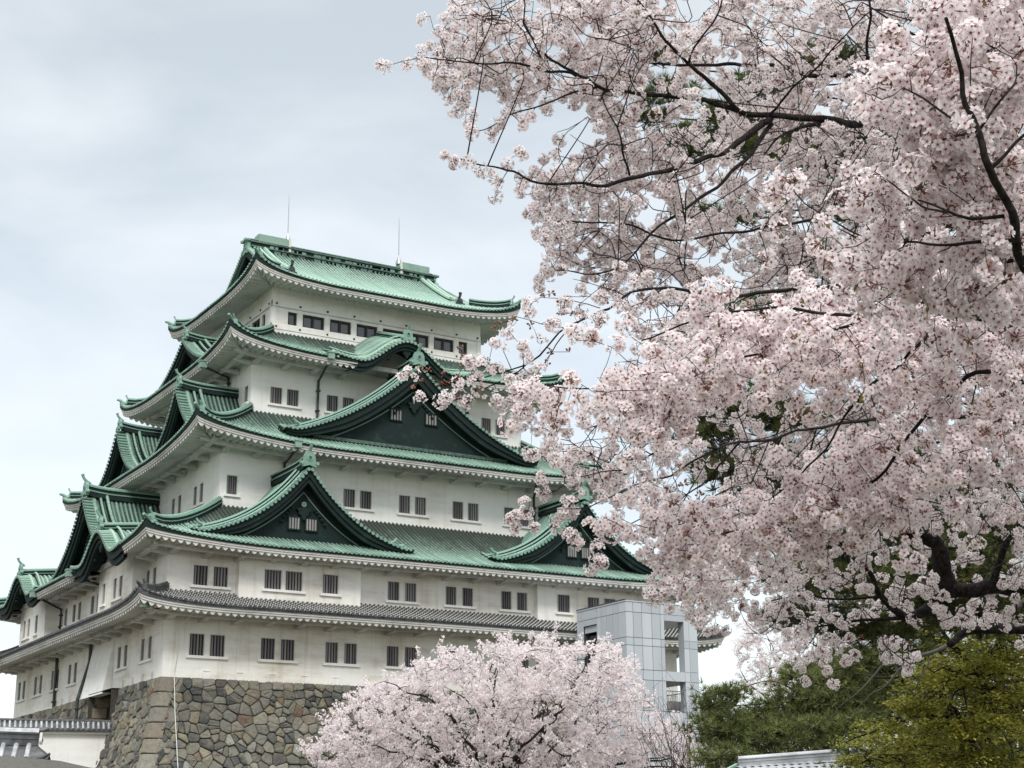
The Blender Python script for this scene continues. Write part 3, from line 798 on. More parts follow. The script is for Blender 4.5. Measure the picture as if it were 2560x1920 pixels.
# top roof: gable ends, main ridge, descending ridges, boxes and lightning rods
for s_ in (-1, 1):
    X = lambda x: x if s_ < 0 else WX-x
    body = MB(); qg = 10.9; rf = RF[5]
    ys = np.linspace(10.25, DY-10.25, 41); zz = [rf.z(18, min(y, DY-y), 99) for y in ys]
    body.sheet([[(X(qg), y, 29.3) for y in ys], [(X(qg), y, z-.05) for y, z in zip(ys, zz)]], 0)
    gp = body.build('gable', ['copper_dark'], keep)
    b = MB(); xo = 10.1
    b.sheet([[(X(xo+.1), y, z-.08) for y, z in zip(ys, zz)], [(X(xo+.1), y, z-.75) for y, z in zip(ys, zz)], [(X(xo+.3), y, z-.75) for y, z in zip(ys, zz)], [(X(xo+.3), y, z-.08) for y, z in zip(ys, zz)]], 0)
    b.sheet([[(X(xo+.2), y, z-.1) for y, z in zip(ys, zz)], [(X(qg), y, z-.1) for y, z in zip(ys, zz)]], 0)
    b.build('bargeboard', ['copper_dark'], gp)
    r = MB()
    for half in (-1, 1):
        h = [(y, z) for y, z in zip(ys, zz) if (y-DY/2)*half >= -.01]
        if half < 0: h = h[::-1]
        # verge surface and rake tiles
        r.sheet([[(X(xo), y, z) for y, z in h], [(X(xo+.75), y, z+.02) for y, z in h]], 0, [[(0, .5, 0)]*len(h)]*2)
        n = int(8.5/.30)
        for i in range(n+1):
            y = np.interp(i/n, np.linspace(0, 1, len(h)), [p[0] for p in h]); z = np.interp(i/n, np.linspace(0, 1, len(h)), [p[1] for p in h])
            r.tube([(X(xo-.04), y, z+.06), (X(xo+.62), y, z+.07)], .10, 7, 0, True, (0, .4+.6*random.random(), 0))
        # two swelling descending ridges
        hh = h[2:-3]
        for dx, hgt in ((.85, .30), (1.35, .34)):
            ridge_run(r, [(X(xo+dx), y, z+.02) for y, z in hh], (1, 0, 0), .34, hgt, 0, .15, 1)
        y, z = h[-2]; 
        y_ = h[-1][0]
        onigawara(r, (X(xo+1.15), y_+half*.15, h[-1][1]+.12), (0, half, 0), .62, 2, False)
        r.tube([(X(xo+1.15), y_-half*.1, h[-1][1]+.5), (X(xo+1.15), y_+half*.18, h[-1][1]+.75), (X(xo+1.15), y_+half*.22, h[-1][1]+1.0)], [.10, .10, .14], 7, 2)
    r.build('descending_ridge', ['copper_roof', 'copper_dark', 'pipe'], gp)
t = MB(); yc = DY/2; x0, x1 = 10.35, WX-10.35
for (w, za_, zb_, m_) in ((.55, 32.9, 33.22, 1), (.62, 33.225, 33.33, 0), (.46, 33.335, 33.62, 1), (.56, 33.625, 33.74, 0), (.40, 33.745, 33.86, 1)):
    t.box(x0, x1, yc-w, yc+w, za_, zb_, m_, None, (.5, .4, 0))
rib(t, [(x0, yc, 33.86), (x1, yc, 33.86)], (0, 1, 0), .20, 0, .6)
for k in range(40):      # patchwork of copper sheets on the cheek
    xx = x0+1.2+(x1-x0-2.4)*k/40
    if random.random() < .75: t.box(xx, xx+.42+.3*random.random(), yc-.474, yc-.462, 33.35+.02*random.random(), 33.60-.05*random.random(), 0 if random.random() < .55 else 2, None, (.3*random.random(), random.random(), 0))
    if random.random() < .6: t.box(xx, xx+.5, yc-.562, yc-.552, 32.98, 33.20-.05*random.random(), 0 if random.random() < .4 else 2, None, (.5, random.random(), 0))
onigawara(t, (x0-.1, yc, 33.0), (-1, 0, 0), 1.15, 2, False); onigawara(t, (x1+.1, yc, 33.0), (1, 0, 0), 1.15, 2, False)
for k in range(4):
    for xx, s_ in ((x0, -1), (x1, 1)): t.tube([(xx+s_*.05, yc+(k-1.5)*.3, 33.75+.05*(k % 2)), (xx+s_*.42, yc+(k-1.5)*.3, 33.75+.05*(k % 2))], .12, 7, 2)
t.build('roof_ridge', ['copper_old', 'copper_dark', 'copper_trim'], top)
for xa, xb in ((10.98, 13.52), (22.74, 25.25)):
    t = MB(); P = [(xa, yc-.42), (xb, yc-.42), (xb, yc+.42), (xa, yc+.42)]
    t.box(xa, xb, yc-.46, yc+.46, 33.80, 34.34, 0); t.box(xa+.02, xb-.02, yc-.40, yc+.40, 34.344, 34.40, 0)
    t.build('ridge_box', ['copper_light'], top)
for xx in (13.45, 22.77):
    t = MB(); t.box(xx-.09, xx+.09, yc-.52, yc-.465, 33.25, 34.45, 1)
    t.tube([(xx, yc, 34.3), (xx, yc, 35.0), (xx, yc, 35.05), (xx, yc, 37.3), (xx, yc, 38.2)], [.22, .05, .035, .03, .012], 8, 0)
    for k in range(4):
        th = math.pi/2*k+.78; t.tube([(xx+.26*math.cos(th), yc+.26*math.sin(th), 34.35), (xx, yc, 35.0)], .022, 5, 0)
    t.build('lightning_rod', ['steel', 'concrete_frame'], top)
# flared stone-drop hood over the doorway
t = MB(); y0, y1 = 9.2, 13.6
Pn = [(-.01, y0, 3.1), (-.62, y0, -.22), (-.01, y0, -.22)]
t.add([(-.01, y0, 3.1), (-.62, y0, -.22), (-.62, y1, -.22), (-.01, y1, 3.1), (-.01, y0, -.22), (-.01, y1, -.22)], [(0, 1, 2, 3), (0, 4, 1), (3, 2, 5), (1, 4, 5, 2)], 0)
t.build('stone_drop_hood', ['plaster'], keep)
# downpipes with hopper heads
def pipe(P, r=.085, hop=None, out=(0, -1, 0)):
    t = MB(); t.tube(P, r, 8, 0)
    for p in P[1:-1]: t.ball(p, r*1.15, r*1.15, r*1.15, 8, 5, 0)
    if hop is not None:
        h = np.array(hop, float); t.box(h[0]-.22, h[0]+.22, h[1]-.22, h[1]+.22, h[2]-.28, h[2]+.12, 1); t.box(h[0]-.26, h[0]+.26, h[1]-.26, h[1]+.26, h[2]+.125, h[2]+.2, 1)
    a, b = np.array(P[-2]), np.array(P[-1])
    for k in (.25, .75):
        c = a+(b-a)*k; t.box(c[0]-r*1.5, c[0]+r*1.5, c[1]-r*1.5, c[1]+r*1.5, c[2]-.05, c[2]+.05, 0)
    t.build('downpipe', ['pipe', 'copper_light'], keep)
pipe([(12.05, 4.95, 21.95), (12.1, 5.3, 21.75), (12.35, 7.44, 21.0), (12.3, 7.44, 18.2)], hop=(12.05, 4.93, 22.1))
pipe([(23.6, 5.3, 21.75), (23.85, 7.44, 21.0), (23.85, 7.44, 18.2)])
pipe([(8.6, 1.95, 14.8), (8.65, 2.2, 14.65), (8.85, 4.51, 14.2), (8.85, 4.51, 11.0)], hop=(8.6, 1.95, 14.95))
pipe([(26.3, 2.0, 14.7), (27.55, 4.51, 14.0), (27.55, 4.51, 11.0)], hop=(26.3, 1.95, 14.95))
pipe([(4.95, 9.7, 21.55), (5.2, 9.8, 21.5), (7.44, 11.45, 21.55), (7.44, 11.45, 19.9)], hop=(4.95, 9.7, 21.7))
pipe([(-2.2, 20.9, 7.3), (-2.0, 21.0, 7.2), (-.13, 21.4, 6.5), (-.13, 21.4, 4.9)], hop=(-2.2, 20.9, 7.4))
pipe([(-2.2, 12.2, 7.4), (-2.0, 12.2, 7.3), (-.13, 10.9, 6.5), (-.13, 10.9, 5.0)], hop=(-2.25, 12.2, 7.5))
pipe([(-.13, 21.6, 3.6), (-.13, 21.6, 1.0), (-.13, 21.55, -1.9)], .10)
pipe([(-.15, 13.7, 3.5), (-.15, 13.75, 2.2), (-.75, 13.8, -.2), (-.8, 13.75, -2.6)], .11)
# pale drain hose hanging down the near corner
t = MB(); t.tube([(1.05, -2.3, 3.55), (.95, -.2, 2.9), (.82, -.12, 1.6), (.66, -.1, .2), (.62, -.35, -.3), (.60, -.75, -2.0), (.62, -1.4, -4.3), (.65, -3.2, -10.5)], .024, 6, 0)
t.build('drain_hose', ['hose'], keep)
# =================================================================== STONE BASE
def batter(z): return .20*(-z)+.0125*z*z
def clip_poly(P, n, d):       # keep points with n.p <= d
    out = []
    for i in range(len(P)):
        a, b = P[i], P[(i+1) % len(P)]; da, db = n[0]*a[0]+n[1]*a[1]-d, n[0]*b[0]+n[1]*b[1]-d
        if da <= 0: out.append(a)
        if da*db < 0:
            t = da/(da-db); out.append((a[0]+(b[0]-a[0])*t, a[1]+(b[1]-a[1])*t))
    return out
def voronoi(pts, box):
    A = np.array(pts); cells = []
    for i, p in enumerate(A):
        d2 = ((A-p)**2).sum(1); nb = np.argsort(d2)[1:19]
        P = list(box)
        for j in nb:
            n = A[j]-p; m_ = (A[j]+p)/2; P = clip_poly(P, n, n@m_)
            if len(P) < 3: break
        cells.append(P if len(P) >= 3 else None)
    return cells
PAL = [((.122, .118, .102), 5), ((.162, .155, .133), 5), ((.075, .080, .078), 4), ((.055, .058, .058), 2), ((.20, .185, .15), 3), ((.20, .175, .125), 1.6), ((.23, .205, .155), 1.2), ((.23, .225, .20), 2), ((.15, .105, .075), .4)]
_pw = np.array([p[1] for p in PAL]); _pw = _pw/_pw.sum()
def stone_col(light=0):
    c = np.array(PAL[RNG.choice(len(PAL), p=_pw)][0])
    if light: c = np.array([(.235, .215, .17), (.22, .21, .175), (.20, .195, .175), (.25, .22, .165)][RNG.integers(4)])
    return tuple(np.clip(c*RNG.uniform(.82, 1.18)*RNG.uniform(.96, 1.04, 3), 0, 1))
def add_stone(mb, P, mapf, h, col, inset=.022, side='front'):
    P = np.array(P); c = P.mean(0); r = np.sqrt(((P-c)**2).sum(1)).mean()
    # round the corners: chamfer each vertex
    Q = []
    for i in range(len(P)):
        a, b, d = P[i-1], P[i], P[(i+1) % len(P)]
        Q += [b+(a-b)*min(.20, .06/max(np.linalg.norm(a-b), .05)), b+(d-b)*min(.20, .06/max(np.linalg.norm(d-b), .05))]
    Q = np.array(Q); k = len(Q); tilt = RNG.normal(0, .13, 2)
    def ring(ins, hh, jit):
        D = Q-c; L_ = np.linalg.norm(D, axis=1)[:, None]; q = c+D*np.maximum(0, (L_-ins)/L_)
        return [mapf(x[0], x[1], hh+(x-c)@tilt+RNG.normal(0, jit)) for x in q]
    r0 = ring(inset, -.12, 0); r1 = ring(inset+.012, h*.45, .006); r2 = ring(inset+.05, h*.88, .008); r3 = ring(min(inset+.17, .55*r+inset), h*1.06, .014)
    ctr = mapf(c[0], c[1], h*1.12+RNG.normal(0, .02))
    vs = r0+r1+r2+r3+[ctr]
    fs = [(a*k+j, a*k+(j+1) % k, (a+1)*k+(j+1) % k, (a+1)*k+j) for a in range(3) for j in range(k)]+[(3*k+j, 3*k+(j+1) % k, 4*k) for j in range(k)]
    mb.add(vs, fs, 0, col)
base = thing('stone_base', (0, 0, GZ), 'battered rubble stone base under the white castle keep, grey and tan blocks', 'stone wall')
ZB = GZ
def build_face(side, L, alo, ahi, skip=None, dens=.86):
    mb = MB(); f = SIDES[side]
    def mapf(a, z, h): return f(a, -batter(z)-h, z)
    pts = []; z = -.28; row = 0
    while z > ZB-.5:
        hstep = (.50 if row == 0 else RNG.uniform(.52, .72))*dens
        a = alo+RNG.uniform(0, .5)
        while a < ahi:
            w = RNG.uniform(.38, 1.25)*dens if row else RNG.uniform(.45, .95)
            pts.append((a+w/2, z+(RNG.normal(0, .02) if row == 0 else RNG.uniform(-.24, .24)*dens))); a += w
        z -= hstep; row += 1
    for k in range(int(len(pts)*.30)): pts.append((RNG.uniform(alo, ahi), RNG.uniform(ZB, -.75)))
    cells = voronoi(pts, [(alo-1, ZB), (ahi+1, ZB), (ahi+1, -.02), (alo-1, -.02)])
    for p, P in zip(pts, cells):
        if P is None: continue
        Pa = np.array(P); ce = Pa.mean(0)
        lim = -batter(ce[1])
        # clip against the corner blocks
        P = clip_poly(P, (-1, -.42), 1.25-.0*0) if False else P
        P = [(x, y) for x, y in P]
        # corner column limit: x >= -batter(z)+cw
        n_ = (-1.0, .33); P = clip_poly(P, n_, -.82)   # x >= .82+.33z
        if len(P) < 3: continue
        if skip and skip(ce): continue
        A = 0.5*abs(sum(P[i-1][0]*P[i][1]-P[i][0]*P[i-1][1] for i in range(len(P))))
        if A < .012: continue
        add_stone(mb, P, mapf, RNG.uniform(.04, .19), stone_col(RNG.random() < .06 or (ce[1] > -.5 and RNG.random() < .4)), RNG.uniform(.004, .018))
    # small wedge stones pushed in the gaps
    return mb
door = lambda c: 7.2 < c[0] < 12.0 and c[1] > -3.2
bf = build_face('front', WX, -2.4, 38.5); bl = build_face('left', DY, -2.4, 34.5, door)
# alternating long and short corner blocks
z = -.02; i = 0
while z > ZB:
    h = RNG.uniform(.82, .98); z2 = max(z-h, ZB)
    la, lb = (1.45, .75) if i % 2 == 0 else (.8, 1.35)
    la *= RNG.uniform(.9, 1.1); lb *= RNG.uniform(.9, 1.1); col = stone_col(1)
    def cp(a, b, zz, ins=0):     # a along front, b along left
        o = -batter(zz)-.10; return (o+a, o+b, zz)
    g_ = .02
    zt, zb = z-g_, z2+g_
    for (zz0, zz1, e0, e1) in ((zb, zt, 0, 0),):
        e = .05
        rows = []
        for k, zz in enumerate((zb, zb+e, zt-e, zt)):
            o = 0.045 if k in (0, 3) else 0
            j = RNG.normal(0, .012, 6)
            rows.append([cp(.5, lb+o*0, zz), cp(.0+o, lb-g_, zz), cp(o+j[0], .6*lb+j[1], zz), cp(o+.03, .03+o, zz), cp(.55*la, o+j[3], zz), cp(la-g_, o, zz), cp(la, .5, zz)])
        bf.sheet(rows, 0, [[col]*7]*4)
        bf.add([cp(.5, lb, zt), cp(.045, lb-g_, zt), cp(.075, .075, zt), cp(la-g_, .045, zt), cp(la, .5, zt)], [(0, 1, 2, 3, 4)], 0, col)
    z = z2; i += 1
bf.build('front_stones', ['stone'], base); bl.build('side_stones', ['stone'], base)
core = MB()
zs_ = np.linspace(-.02, ZB, 14)
for side, L in (('front', WX), ('left', DY), ('back', WX), ('right', DY)):
    f = SIDES[side]
    if side == 'left':
        for (a0, a1, zt) in ((None, 7.35, 0), (11.9, None, 0)):
            rows = [[f((-batter(z_) if a0 is None else a0), -batter(z_)+.05, z_), f((L+batter(z_) if a1 is None else a1), -batter(z_)+.05, z_)] for z_ in zs_]
            core.sheet(rows, 0)
        core.sheet([[f(7.35, -batter(z_)+.05, z_), f(11.9, -batter(z_)+.05, z_)] for z_ in zs_ if z_ < -3.0 or False], 0)
    else: core.sheet([[f(-batter(z_), -batter(z_)+.05, z_), f(L+batter(z_), -batter(z_)+.05, z_)] for z_ in zs_], 0)
core.add([(0, 0, -.03), (WX, 0, -.03), (WX, DY, -.03), (0, DY, -.03)], [(0, 1, 2, 3)], 0)
core.build('core', ['stone_gap'], base)
d_ = MB(); fl = SIDES['left']
d_.box(7.35, 11.9, 1.5, 1.56, -3.4, -.05, 0, fl)
for a in (7.32, 11.9): d_.box(a, a+.03, -.6, 1.5, -3.4, -.05, 1, fl)
d_.box(7.3, 11.95, -.6, 1.5, -.12, -.06, 0, fl)
for k in range(9): d_.box(7.6+k*.46, 7.98+k*.46, 1.36, 1.5, -3.4, -.3, 2, fl)
d_.build('doorway', ['dark_inside', 'stone_gap', 'wood_dark'], base)
for a0 in (7.38, 11.25):      # squared jamb stones
    j = MB(); zz = -.1
    while zz > -3.2:
        h = RNG.uniform(.55, .8); w = RNG.uniform(.5, .85)
        a1 = a0-.1 if a0 < 9 else a0+.55
        x = -batter(zz-h/2)-.08; c = stone_col(1)
        if a0 < 9: j.box(a0-w, a0, x, x+.9, zz-h+.02, zz-.02, 0, fl, c)
        else: j.box(a0+.6, a0+.6+w, x, x+.9, zz-h+.02, zz-.02, 0, fl, c)
        zz -= h
    j.build('jamb_stones', ['stone'], base)

# =================================================================== TILED PLASTER WALL at lower left
def tile_slope(mb, P0, P1, dn, run, drop, n, r, m=0, mj=None, rows=1):
    """rows of round tiles from edge P0-P1 sloping down along horizontal unit dn"""
    P0, P1, dn = np.array(P0, float), np.array(P1, float), np.array(dn, float); ax = P1-P0; L = np.linalg.norm(ax); ax = ax/L
    low = dn*run-np.array((0, 0, drop))
    mb.sheet([[P0, P1], [P0+low, P1+low]], 0); 
    mb.sheet([[P0+low, P1+low], [P0+low-np.array((0, 0, .10)), P1+low-np.array((0, 0, .10))]], 0)
    for i in range(n):
        b = P0+ax*(L*(i+.5)/n)
        for k in range(rows):
            s0, s1 = k/rows, (k+1)/rows
            rib(mb, [b+low*s0+np.array((0, 0, .03)), b+low*s1+np.array((0, 0, .015))], ax, r, m, random.random())
        mb.prism([b+low+ax*r*1.1*math.cos(2*math.pi*q/8)+np.array((0, 0, .02+r*1.1*math.sin(2*math.pi*q/8))) for q in range(8)], dn*.04, 0)
pw = thing('plaster_wall', (-4, 7.7, GZ), 'low white plaster wall with grey tiled coping running up to the stone base', 'wall')
A_ = np.array((-.35, 6.95, 0)); B_ = np.array((-13.0, 9.5, 0)); ax_ = (B_-A_)/np.linalg.norm(B_-A_); nr_ = np.array((ax_[1], -ax_[0], 0)); nr_ = nr_ if nr_[1] < 0 else -nr_
def pwq(s, o, z): p = A_+ax_*s+nr_*o; return (p[0], p[1], z)
t = MB(); t.box(-.8, 12.8, -.3, .18, GZ, -2.72, 0, lambda s, o, z: pwq(s, o, z)); t.build('wall', ['plaster'], pw)
t = MB(); t.box(-.1, 12.9, .185, .42, -2.83, -2.68, 0, pwq); t.box(-.1, 12.9, -.54, -.305, -2.83, -2.68, 0, pwq); t.build('cornice', ['plaster'], pw)
t = MB()
tile_slope(t, pwq(-.05, .06, -2.16), pwq(12.9, .06, -2.16), nr_, .52, .44, 44, .075, 1)
tile_slope(t, pwq(-.05, -.18, -2.16), pwq(12.9, -.18, -2.16), -nr_, .52, .44, 44, .075, 1)
t.box(-.02, 12.9, -.20, .08, -2.2, -2.09, 0, pwq); t.box(-.02, 12.9, -.22, .10, -2.085, -2.055, 0, pwq)
rib(t, [pwq(-.02, -.06, -2.05), pwq(12.9, -.06, -2.05)], nr_, .085, 0)
for k in range(9): t.tube([pwq(.05+.24*k, .14, -2.12-.02*(k % 2)), pwq(.05+.24*k, .16, -2.12-.02*(k % 2))], .035, 6, 2)
t.build('tile_coping', ['tile_grey', 'tile_pale', 'tile_joint'], pw)

# green board screen behind the wall
sc_ = thing('board_screen', (-1.2, 22, -2.6), 'dark green board screen with square posts below the castle wall', 'fence')
t = MB(); p0, p1 = onx_ = (np.array((-1.3, 22.2, 0)), np.array((-1.3, 27.2, 0)))
for k in range(12):
    y = 22.2+5.0*k/12; t.box(-1.34, -1.28, y+.01, y+.40, -3.2, -1.05+.03*(k % 2), 0)
t.build('boards', ['fence_green'], sc_)
for y in (22.1, 24.4, 26.9):
    t = MB(); t.box(-1.50, -1.345, y, y+.30, -3.2, -.62, 0); t.box(-1.52, -1.325, y-.02, y+.32, -.615, -.56, 0); t.build('post', ['fence_green'], sc_)
t = MB(); t.tube([(-1.4, 27.2, -.95), (-1.4, 28.0, -.95), (-1.4, 28.6, -1.15), (-1.4, 28.8, -1.7), (-1.4, 28.8, -3.2)], .055, 8, 0); t.build('handrail', ['steel'], sc_)

# =================================================================== SMALL TILED GATE ROOF, lower left foreground
gx = thing('gate_house', tuple(px(-60, 1900, 66)), 'small gate house with grey tiled hip roof and white rafter ends at lower left', 'building')
GO = px(-60, 1900, 66)-np.array((0, 0, .62)); gR = np.array((math.cos(_y), -math.sin(_y), 0)); gF = np.array((math.sin(_y), math.cos(_y), 0))
_c, _s = math.cos(.22), math.sin(.22)
gA = gR*_c+gF*_s; gB = -gR*_s+gF*_c       # gA along the eave to the right, gB away from camera
def gq(a, b, z): p = GO+gA*a+gB*b; return (p[0], p[1], p[2]+z)
# pixel scale about 60 px per metre here; the right end of the hip is near u=105
zr_, xr_ = 1.42, 2.72
t = MB()
tile_slope(t, gq(-9, 0, 1.42), gq(2.35, 0, 1.28), -gB, 1.35, .72, 22, .11, 1, rows=2)
tile_slope(t, gq(-9, 0, 1.42), gq(2.35, 0, 1.28), gB, 1.35, .72, 22, .11, 1)
t.add([gq(2.35, 0, 1.28), gq(2.35, -1.35, .56), gq(2.95, -1.4, .60), gq(2.95, 0, .82), gq(2.95, 1.4, .60), gq(2.35, 1.35, .56)], [(0, 1, 2, 3), (0, 3, 4, 5)], 0)
t.build('roof', ['tile_grey', 'tile_pale'], gx)
t = MB(); P = [np.array(gq(a, -.02, 1.40+.0*a+(.16*((2.4-a)/6)**2 if a < 2.4 else 0)-.10*max(0, (a+3)/5.4))) for a in np.linspace(-9, 2.45, 14)]
ridge_run(t, P, gB, .36, .52, 1, .13, 1); rib(t, [p+np.array((0, 0, .45)) for p in P], gB, .15, 0, .8); t.build('ridge', ['tile_pale', 'tile_grey'], gx)
t = MB()
for s_ in (-1, 1):
    pr_ = [(-.02, 0), (.26, 0), (.30, .10), (.2, .34), (.12, .46), (-.02, .50)]
    t.prism([np.array(gq(2.5, s_*x, 1.28+z)) for x, z in pr_], gA*.10, 0)
    t.prism([np.array(gq(2.605, s_*.13+.07*math.cos(q*math.pi/4), 1.45+.07*math.sin(q*math.pi/4))) for q in range(8)], gA*.02, 1)
t.tube([gq(2.4, 0, 1.82), gq(2.65, 0, 1.86), gq(2.85, 0, 1.93)], .09, 7, 1)
t.build('ridge_end_tile', ['tile_joint', 'tile_grey'], gx)
t = MB(); t.tube([gq(2.3, -1.35, .60), gq(2.75, -1.5, .64), gq(3.05, -1.58, .80)], [.12, .11, .05], 7, 0); t.build('corner_horn', ['tile_grey'], gx)
t = MB()
for k in range(16):
    a = -8.6+k*.72
    if a < 2.4: t.box(a, a+.13, -1.36, -.2, .33, .46, 0, gq); t.box(a-.002, a+.132, -1.40, -1.362, .33, .46, 1, gq)
t.box(-9, 2.3, -1.3, -1.2, .47, .53, 2, gq)
t.build('rafters', ['wood_dark', 'plaster', 'wood_dark'], gx)
t = MB(); t.box(-9, 1.9, -.3, .3, -4.2, .5, 0, gq); t.build('wall', ['wood_dark'], gx)
t = MB(); t.box(-9, 1.75, -.42, -.305, -.22, .06, 0, gq); t.build('signboard', ['plaster'], gx)
# shingled lean-to roof in front of it
ln = thing('lean_to_roof', gq(0, -2, -1), 'dark shingled lean-to roof at the lower left corner', 'roof')
t = MB(); a0, b0 = px(-120, 1885, 63), px(60, 1893, 63); c0, d0_ = px(330, 1945, 60), px(-120, 2080, 58)
mid_ = px(150, 1902, 62)
t.sheet([[a0, (a0+b0)/2, b0, mid_, px(235, 1921, 61.3), c0], [px(-120, 1990, 59), px(-20, 1990, 59), px(80, 1995, 59), px(170, 2000, 59), px(260, 2010, 59), px(350, 2020, 59)], [px(-120, 2120, 57), px(-20, 2120, 57), px(80, 2120, 57), px(170, 2120, 57), px(260, 2120, 57), px(360, 2120, 57)]], 0)
t.sheet([[a0-(0, 0, .0), (a0+b0)/2, b0, mid_, px(235, 1921, 61.3), c0], [p-np.array((0, 0, .18))+FW*.25 for p in (a0, (a0+b0)/2, b0, mid_, px(235, 1921, 61.3), c0)]], 0)
t.build('roof', ['shingle'], ln)
t = MB(); p_ = px(20, 2000, 61); t.box(p_[0]-2.5, p_[0]+3, p_[1]-.6, p_[1]+.6, GZ, p_[2]+.2, 0); t.build('wall', ['wood_dark'], ln)

# =================================================================== LIFT TOWER
lt = thing('lift_tower', (28, -6.3, GZ), 'pale blue grey panel clad lift tower with open landings beside the castle', 'tower')
TX0, TX1, TY0, TY1, TZ1 = 25.56, 30.9, -9.0, -3.62, 4.80
def panels(mb, f, xs, zs, skip=(), g=.016):
    for i in range(len(xs)-1):
        for j in range(len(zs)-1):
            if any(s_[0] <= (xs[i]+xs[i+1])/2 <= s_[1] and s_[2] <= (zs[j]+zs[j+1])/2 <= s_[3] for s_ in skip): continue
            mb.box(xs[i]+g, xs[i+1]-g, 0, .05, zs[j]+g, zs[j+1]-g, 0, f, (0, random.random(), 0))
ff = lambda a, q, z: (a, TY0+q, z); fl2 = lambda a, q, z: (TX0+q, a, z); fr2 = lambda a, q, z: (TX1-q, a, z); fb2 = lambda a, q, z: (a, TY1-q, z)
zs_ = [GZ, -9, -7.6, -6, -4.6, -3.1, -1.65, .16, .76, 2.19, 2.66, 4.18, TZ1]
op_f = [(28.42, 29.85, .77, 3.80), (28.42, 29.85, -1.9, .15)]
xs_f = [25.56, 26.1, 26.74, 27.47, 28.12, 28.41, 29.86, 30.26, 30.9]
t = MB()
panels(t, ff, xs_f, [z for z in zs_ if z <= .77], [(28.41, 29.86, -3.1, .15)])
panels(t, ff, xs_f[:6], [.76, 2.19, 2.66, 4.18, TZ1]); panels(t, ff, xs_f[6:], [.76, 2.19, 2.66, 4.18, TZ1])
panels(t, ff, [28.41, 29.86], [3.80, 4.18, TZ1])
ys_l = [-9.0, -8.24, -7.59, -6.94, -6.28, -5.85, -4.35, TY1]
panels(t, fl2, ys_l, [z for z in zs_ if z <= .77], [(-5.85, -4.35, -3.1, .15)]); panels(t, fl2, ys_l[:6], [.76, 2.19, 2.66, 4.18, TZ1]); panels(t, fl2, ys_l[6:], [.76, 2.19, 2.66, 4.18, TZ1]); panels(t, fl2, [-5.85, -4.35], [3.80, 4.18, TZ1])
panels(t, fr2, [-9.0, -8.3], zs_); panels(t, fr2, [-4.4, TY1], zs_); panels(t, fr2, [-8.3, -4.4], [3.8, 4.18, TZ1]); panels(t, fr2, [-8.3, -4.4], [GZ, -9, -6, -3, -1.65]); panels(t, fr2, [-8.3, -4.4], [.16, .76])
panels(t, fb2, [25.56, 26.8, 28.0], zs_); panels(t, fb2, [30.2, 30.9], zs_); panels(t, fb2, [28.0, 30.2], [.16, .76]); panels(t, fb2, [28.0, 30.2], [3.8, 4.18, TZ1]); panels(t, fb2, [28.0, 30.2], [GZ, -9, -6, -3, -1.65])
t.build('cladding_panels', ['cladding'], lt)
t = MB()    # solid shaft behind the panels, slabs, inner posts, roof
t.box(TX0+.03, 28.38, TY0+.03, TY1-.03, GZ, 4.75, 1) if False else None
t.box(TX0+.03, 28.38, TY0+.03, -5.88, GZ, 4.72, 0); t.box(TX0+.03, 28.0, -4.32, TY1-.03, GZ, 4.72, 0); t.box(TX0+1.0, 28.0, -5.87, -4.33, GZ, 4.72, 0)
for za_, zb_ in ((3.83, 4.74), (.19, .73), (-3.4, -1.7)): t.box(28.385, TX1-.03, TY0+.03, TY1-.03, za_, zb_, 1)
t.box(29.9, TX1-.03, TY0+.03, TY0+.62, GZ, 4.7, 1); t.box(30.3, TX1-.03, -4.35, TY1-.03, GZ, 4.7, 1); t.box(28.02, 28.9, -4.3, TY1-.05, GZ, 4.7, 1)
t.box(28.4, TX1-.05, TY0+.05, TY1-.05, GZ, -3.4, 1)
t.build('frame', ['seam', 'cladding'], lt)
t = MB(); t.box(TX0-.03, TX1+.03, TY0-.03, TY1+.03, TZ1+.002, TZ1+.07, 0); t.box(TX0-.02, TX0+.1, TY0+.05, TY1, TZ1+.072, TZ1+.16, 1); t.build('roof_edge', ['cladding', 'seam'], lt)
t = MB(); t.box(TX0+.3, TX0+.36, -5.85, -4.35, -1.7, 3.2, 0); t.box(TX0+.12, TX0+.3, -5.84, -4.36, 3.38, 3.78, 1); t.build('landing_glass', ['glass_dark', 'cladding'], lt)
for (x0, y0_, x1, y1_) in ((28.45, TY0+.35, 29.85, TY0+.35), (TX1-.35, -8.3, TX1-.35, -4.5)):
    t = MB(); n = 13 if x1 > x0+.5 else 30
    for k in range(n+1):
        x, y = x0+(x1-x0)*k/n, y0_+(y1_-y0_)*k/n; t.tube([(x, y, -1.7), (x, y, -.40)], .013, 5, 0)
    t.tube([(x0, y0_, -.38), (x1, y1_, -.38)], .03, 6, 0); t.tube([(x0, y0_, -1.55), (x1, y1_, -1.55)], .02, 6, 0)
    t.build('railing', ['steel'], lt)
t = MB(); t.box(TX0+.02, 27.6, TY1+.01, -.6, 2.45, 2.85, 0); t.build('bridge_canopy', ['cladding'], lt)

# =================================================================== GREY ROOF at lower right
hr = thing('tiled_house', tuple(px(1980, 2000, 29)), 'house with pale grey tiled roof and green edge, behind the yellow-green maple', 'building')
HS = 29/75; HO = px(1980, 1960, 29); 
def hq(a, b, z): p = HO+gR*a+gF*b; return (p[0], p[1], p[2]+z)
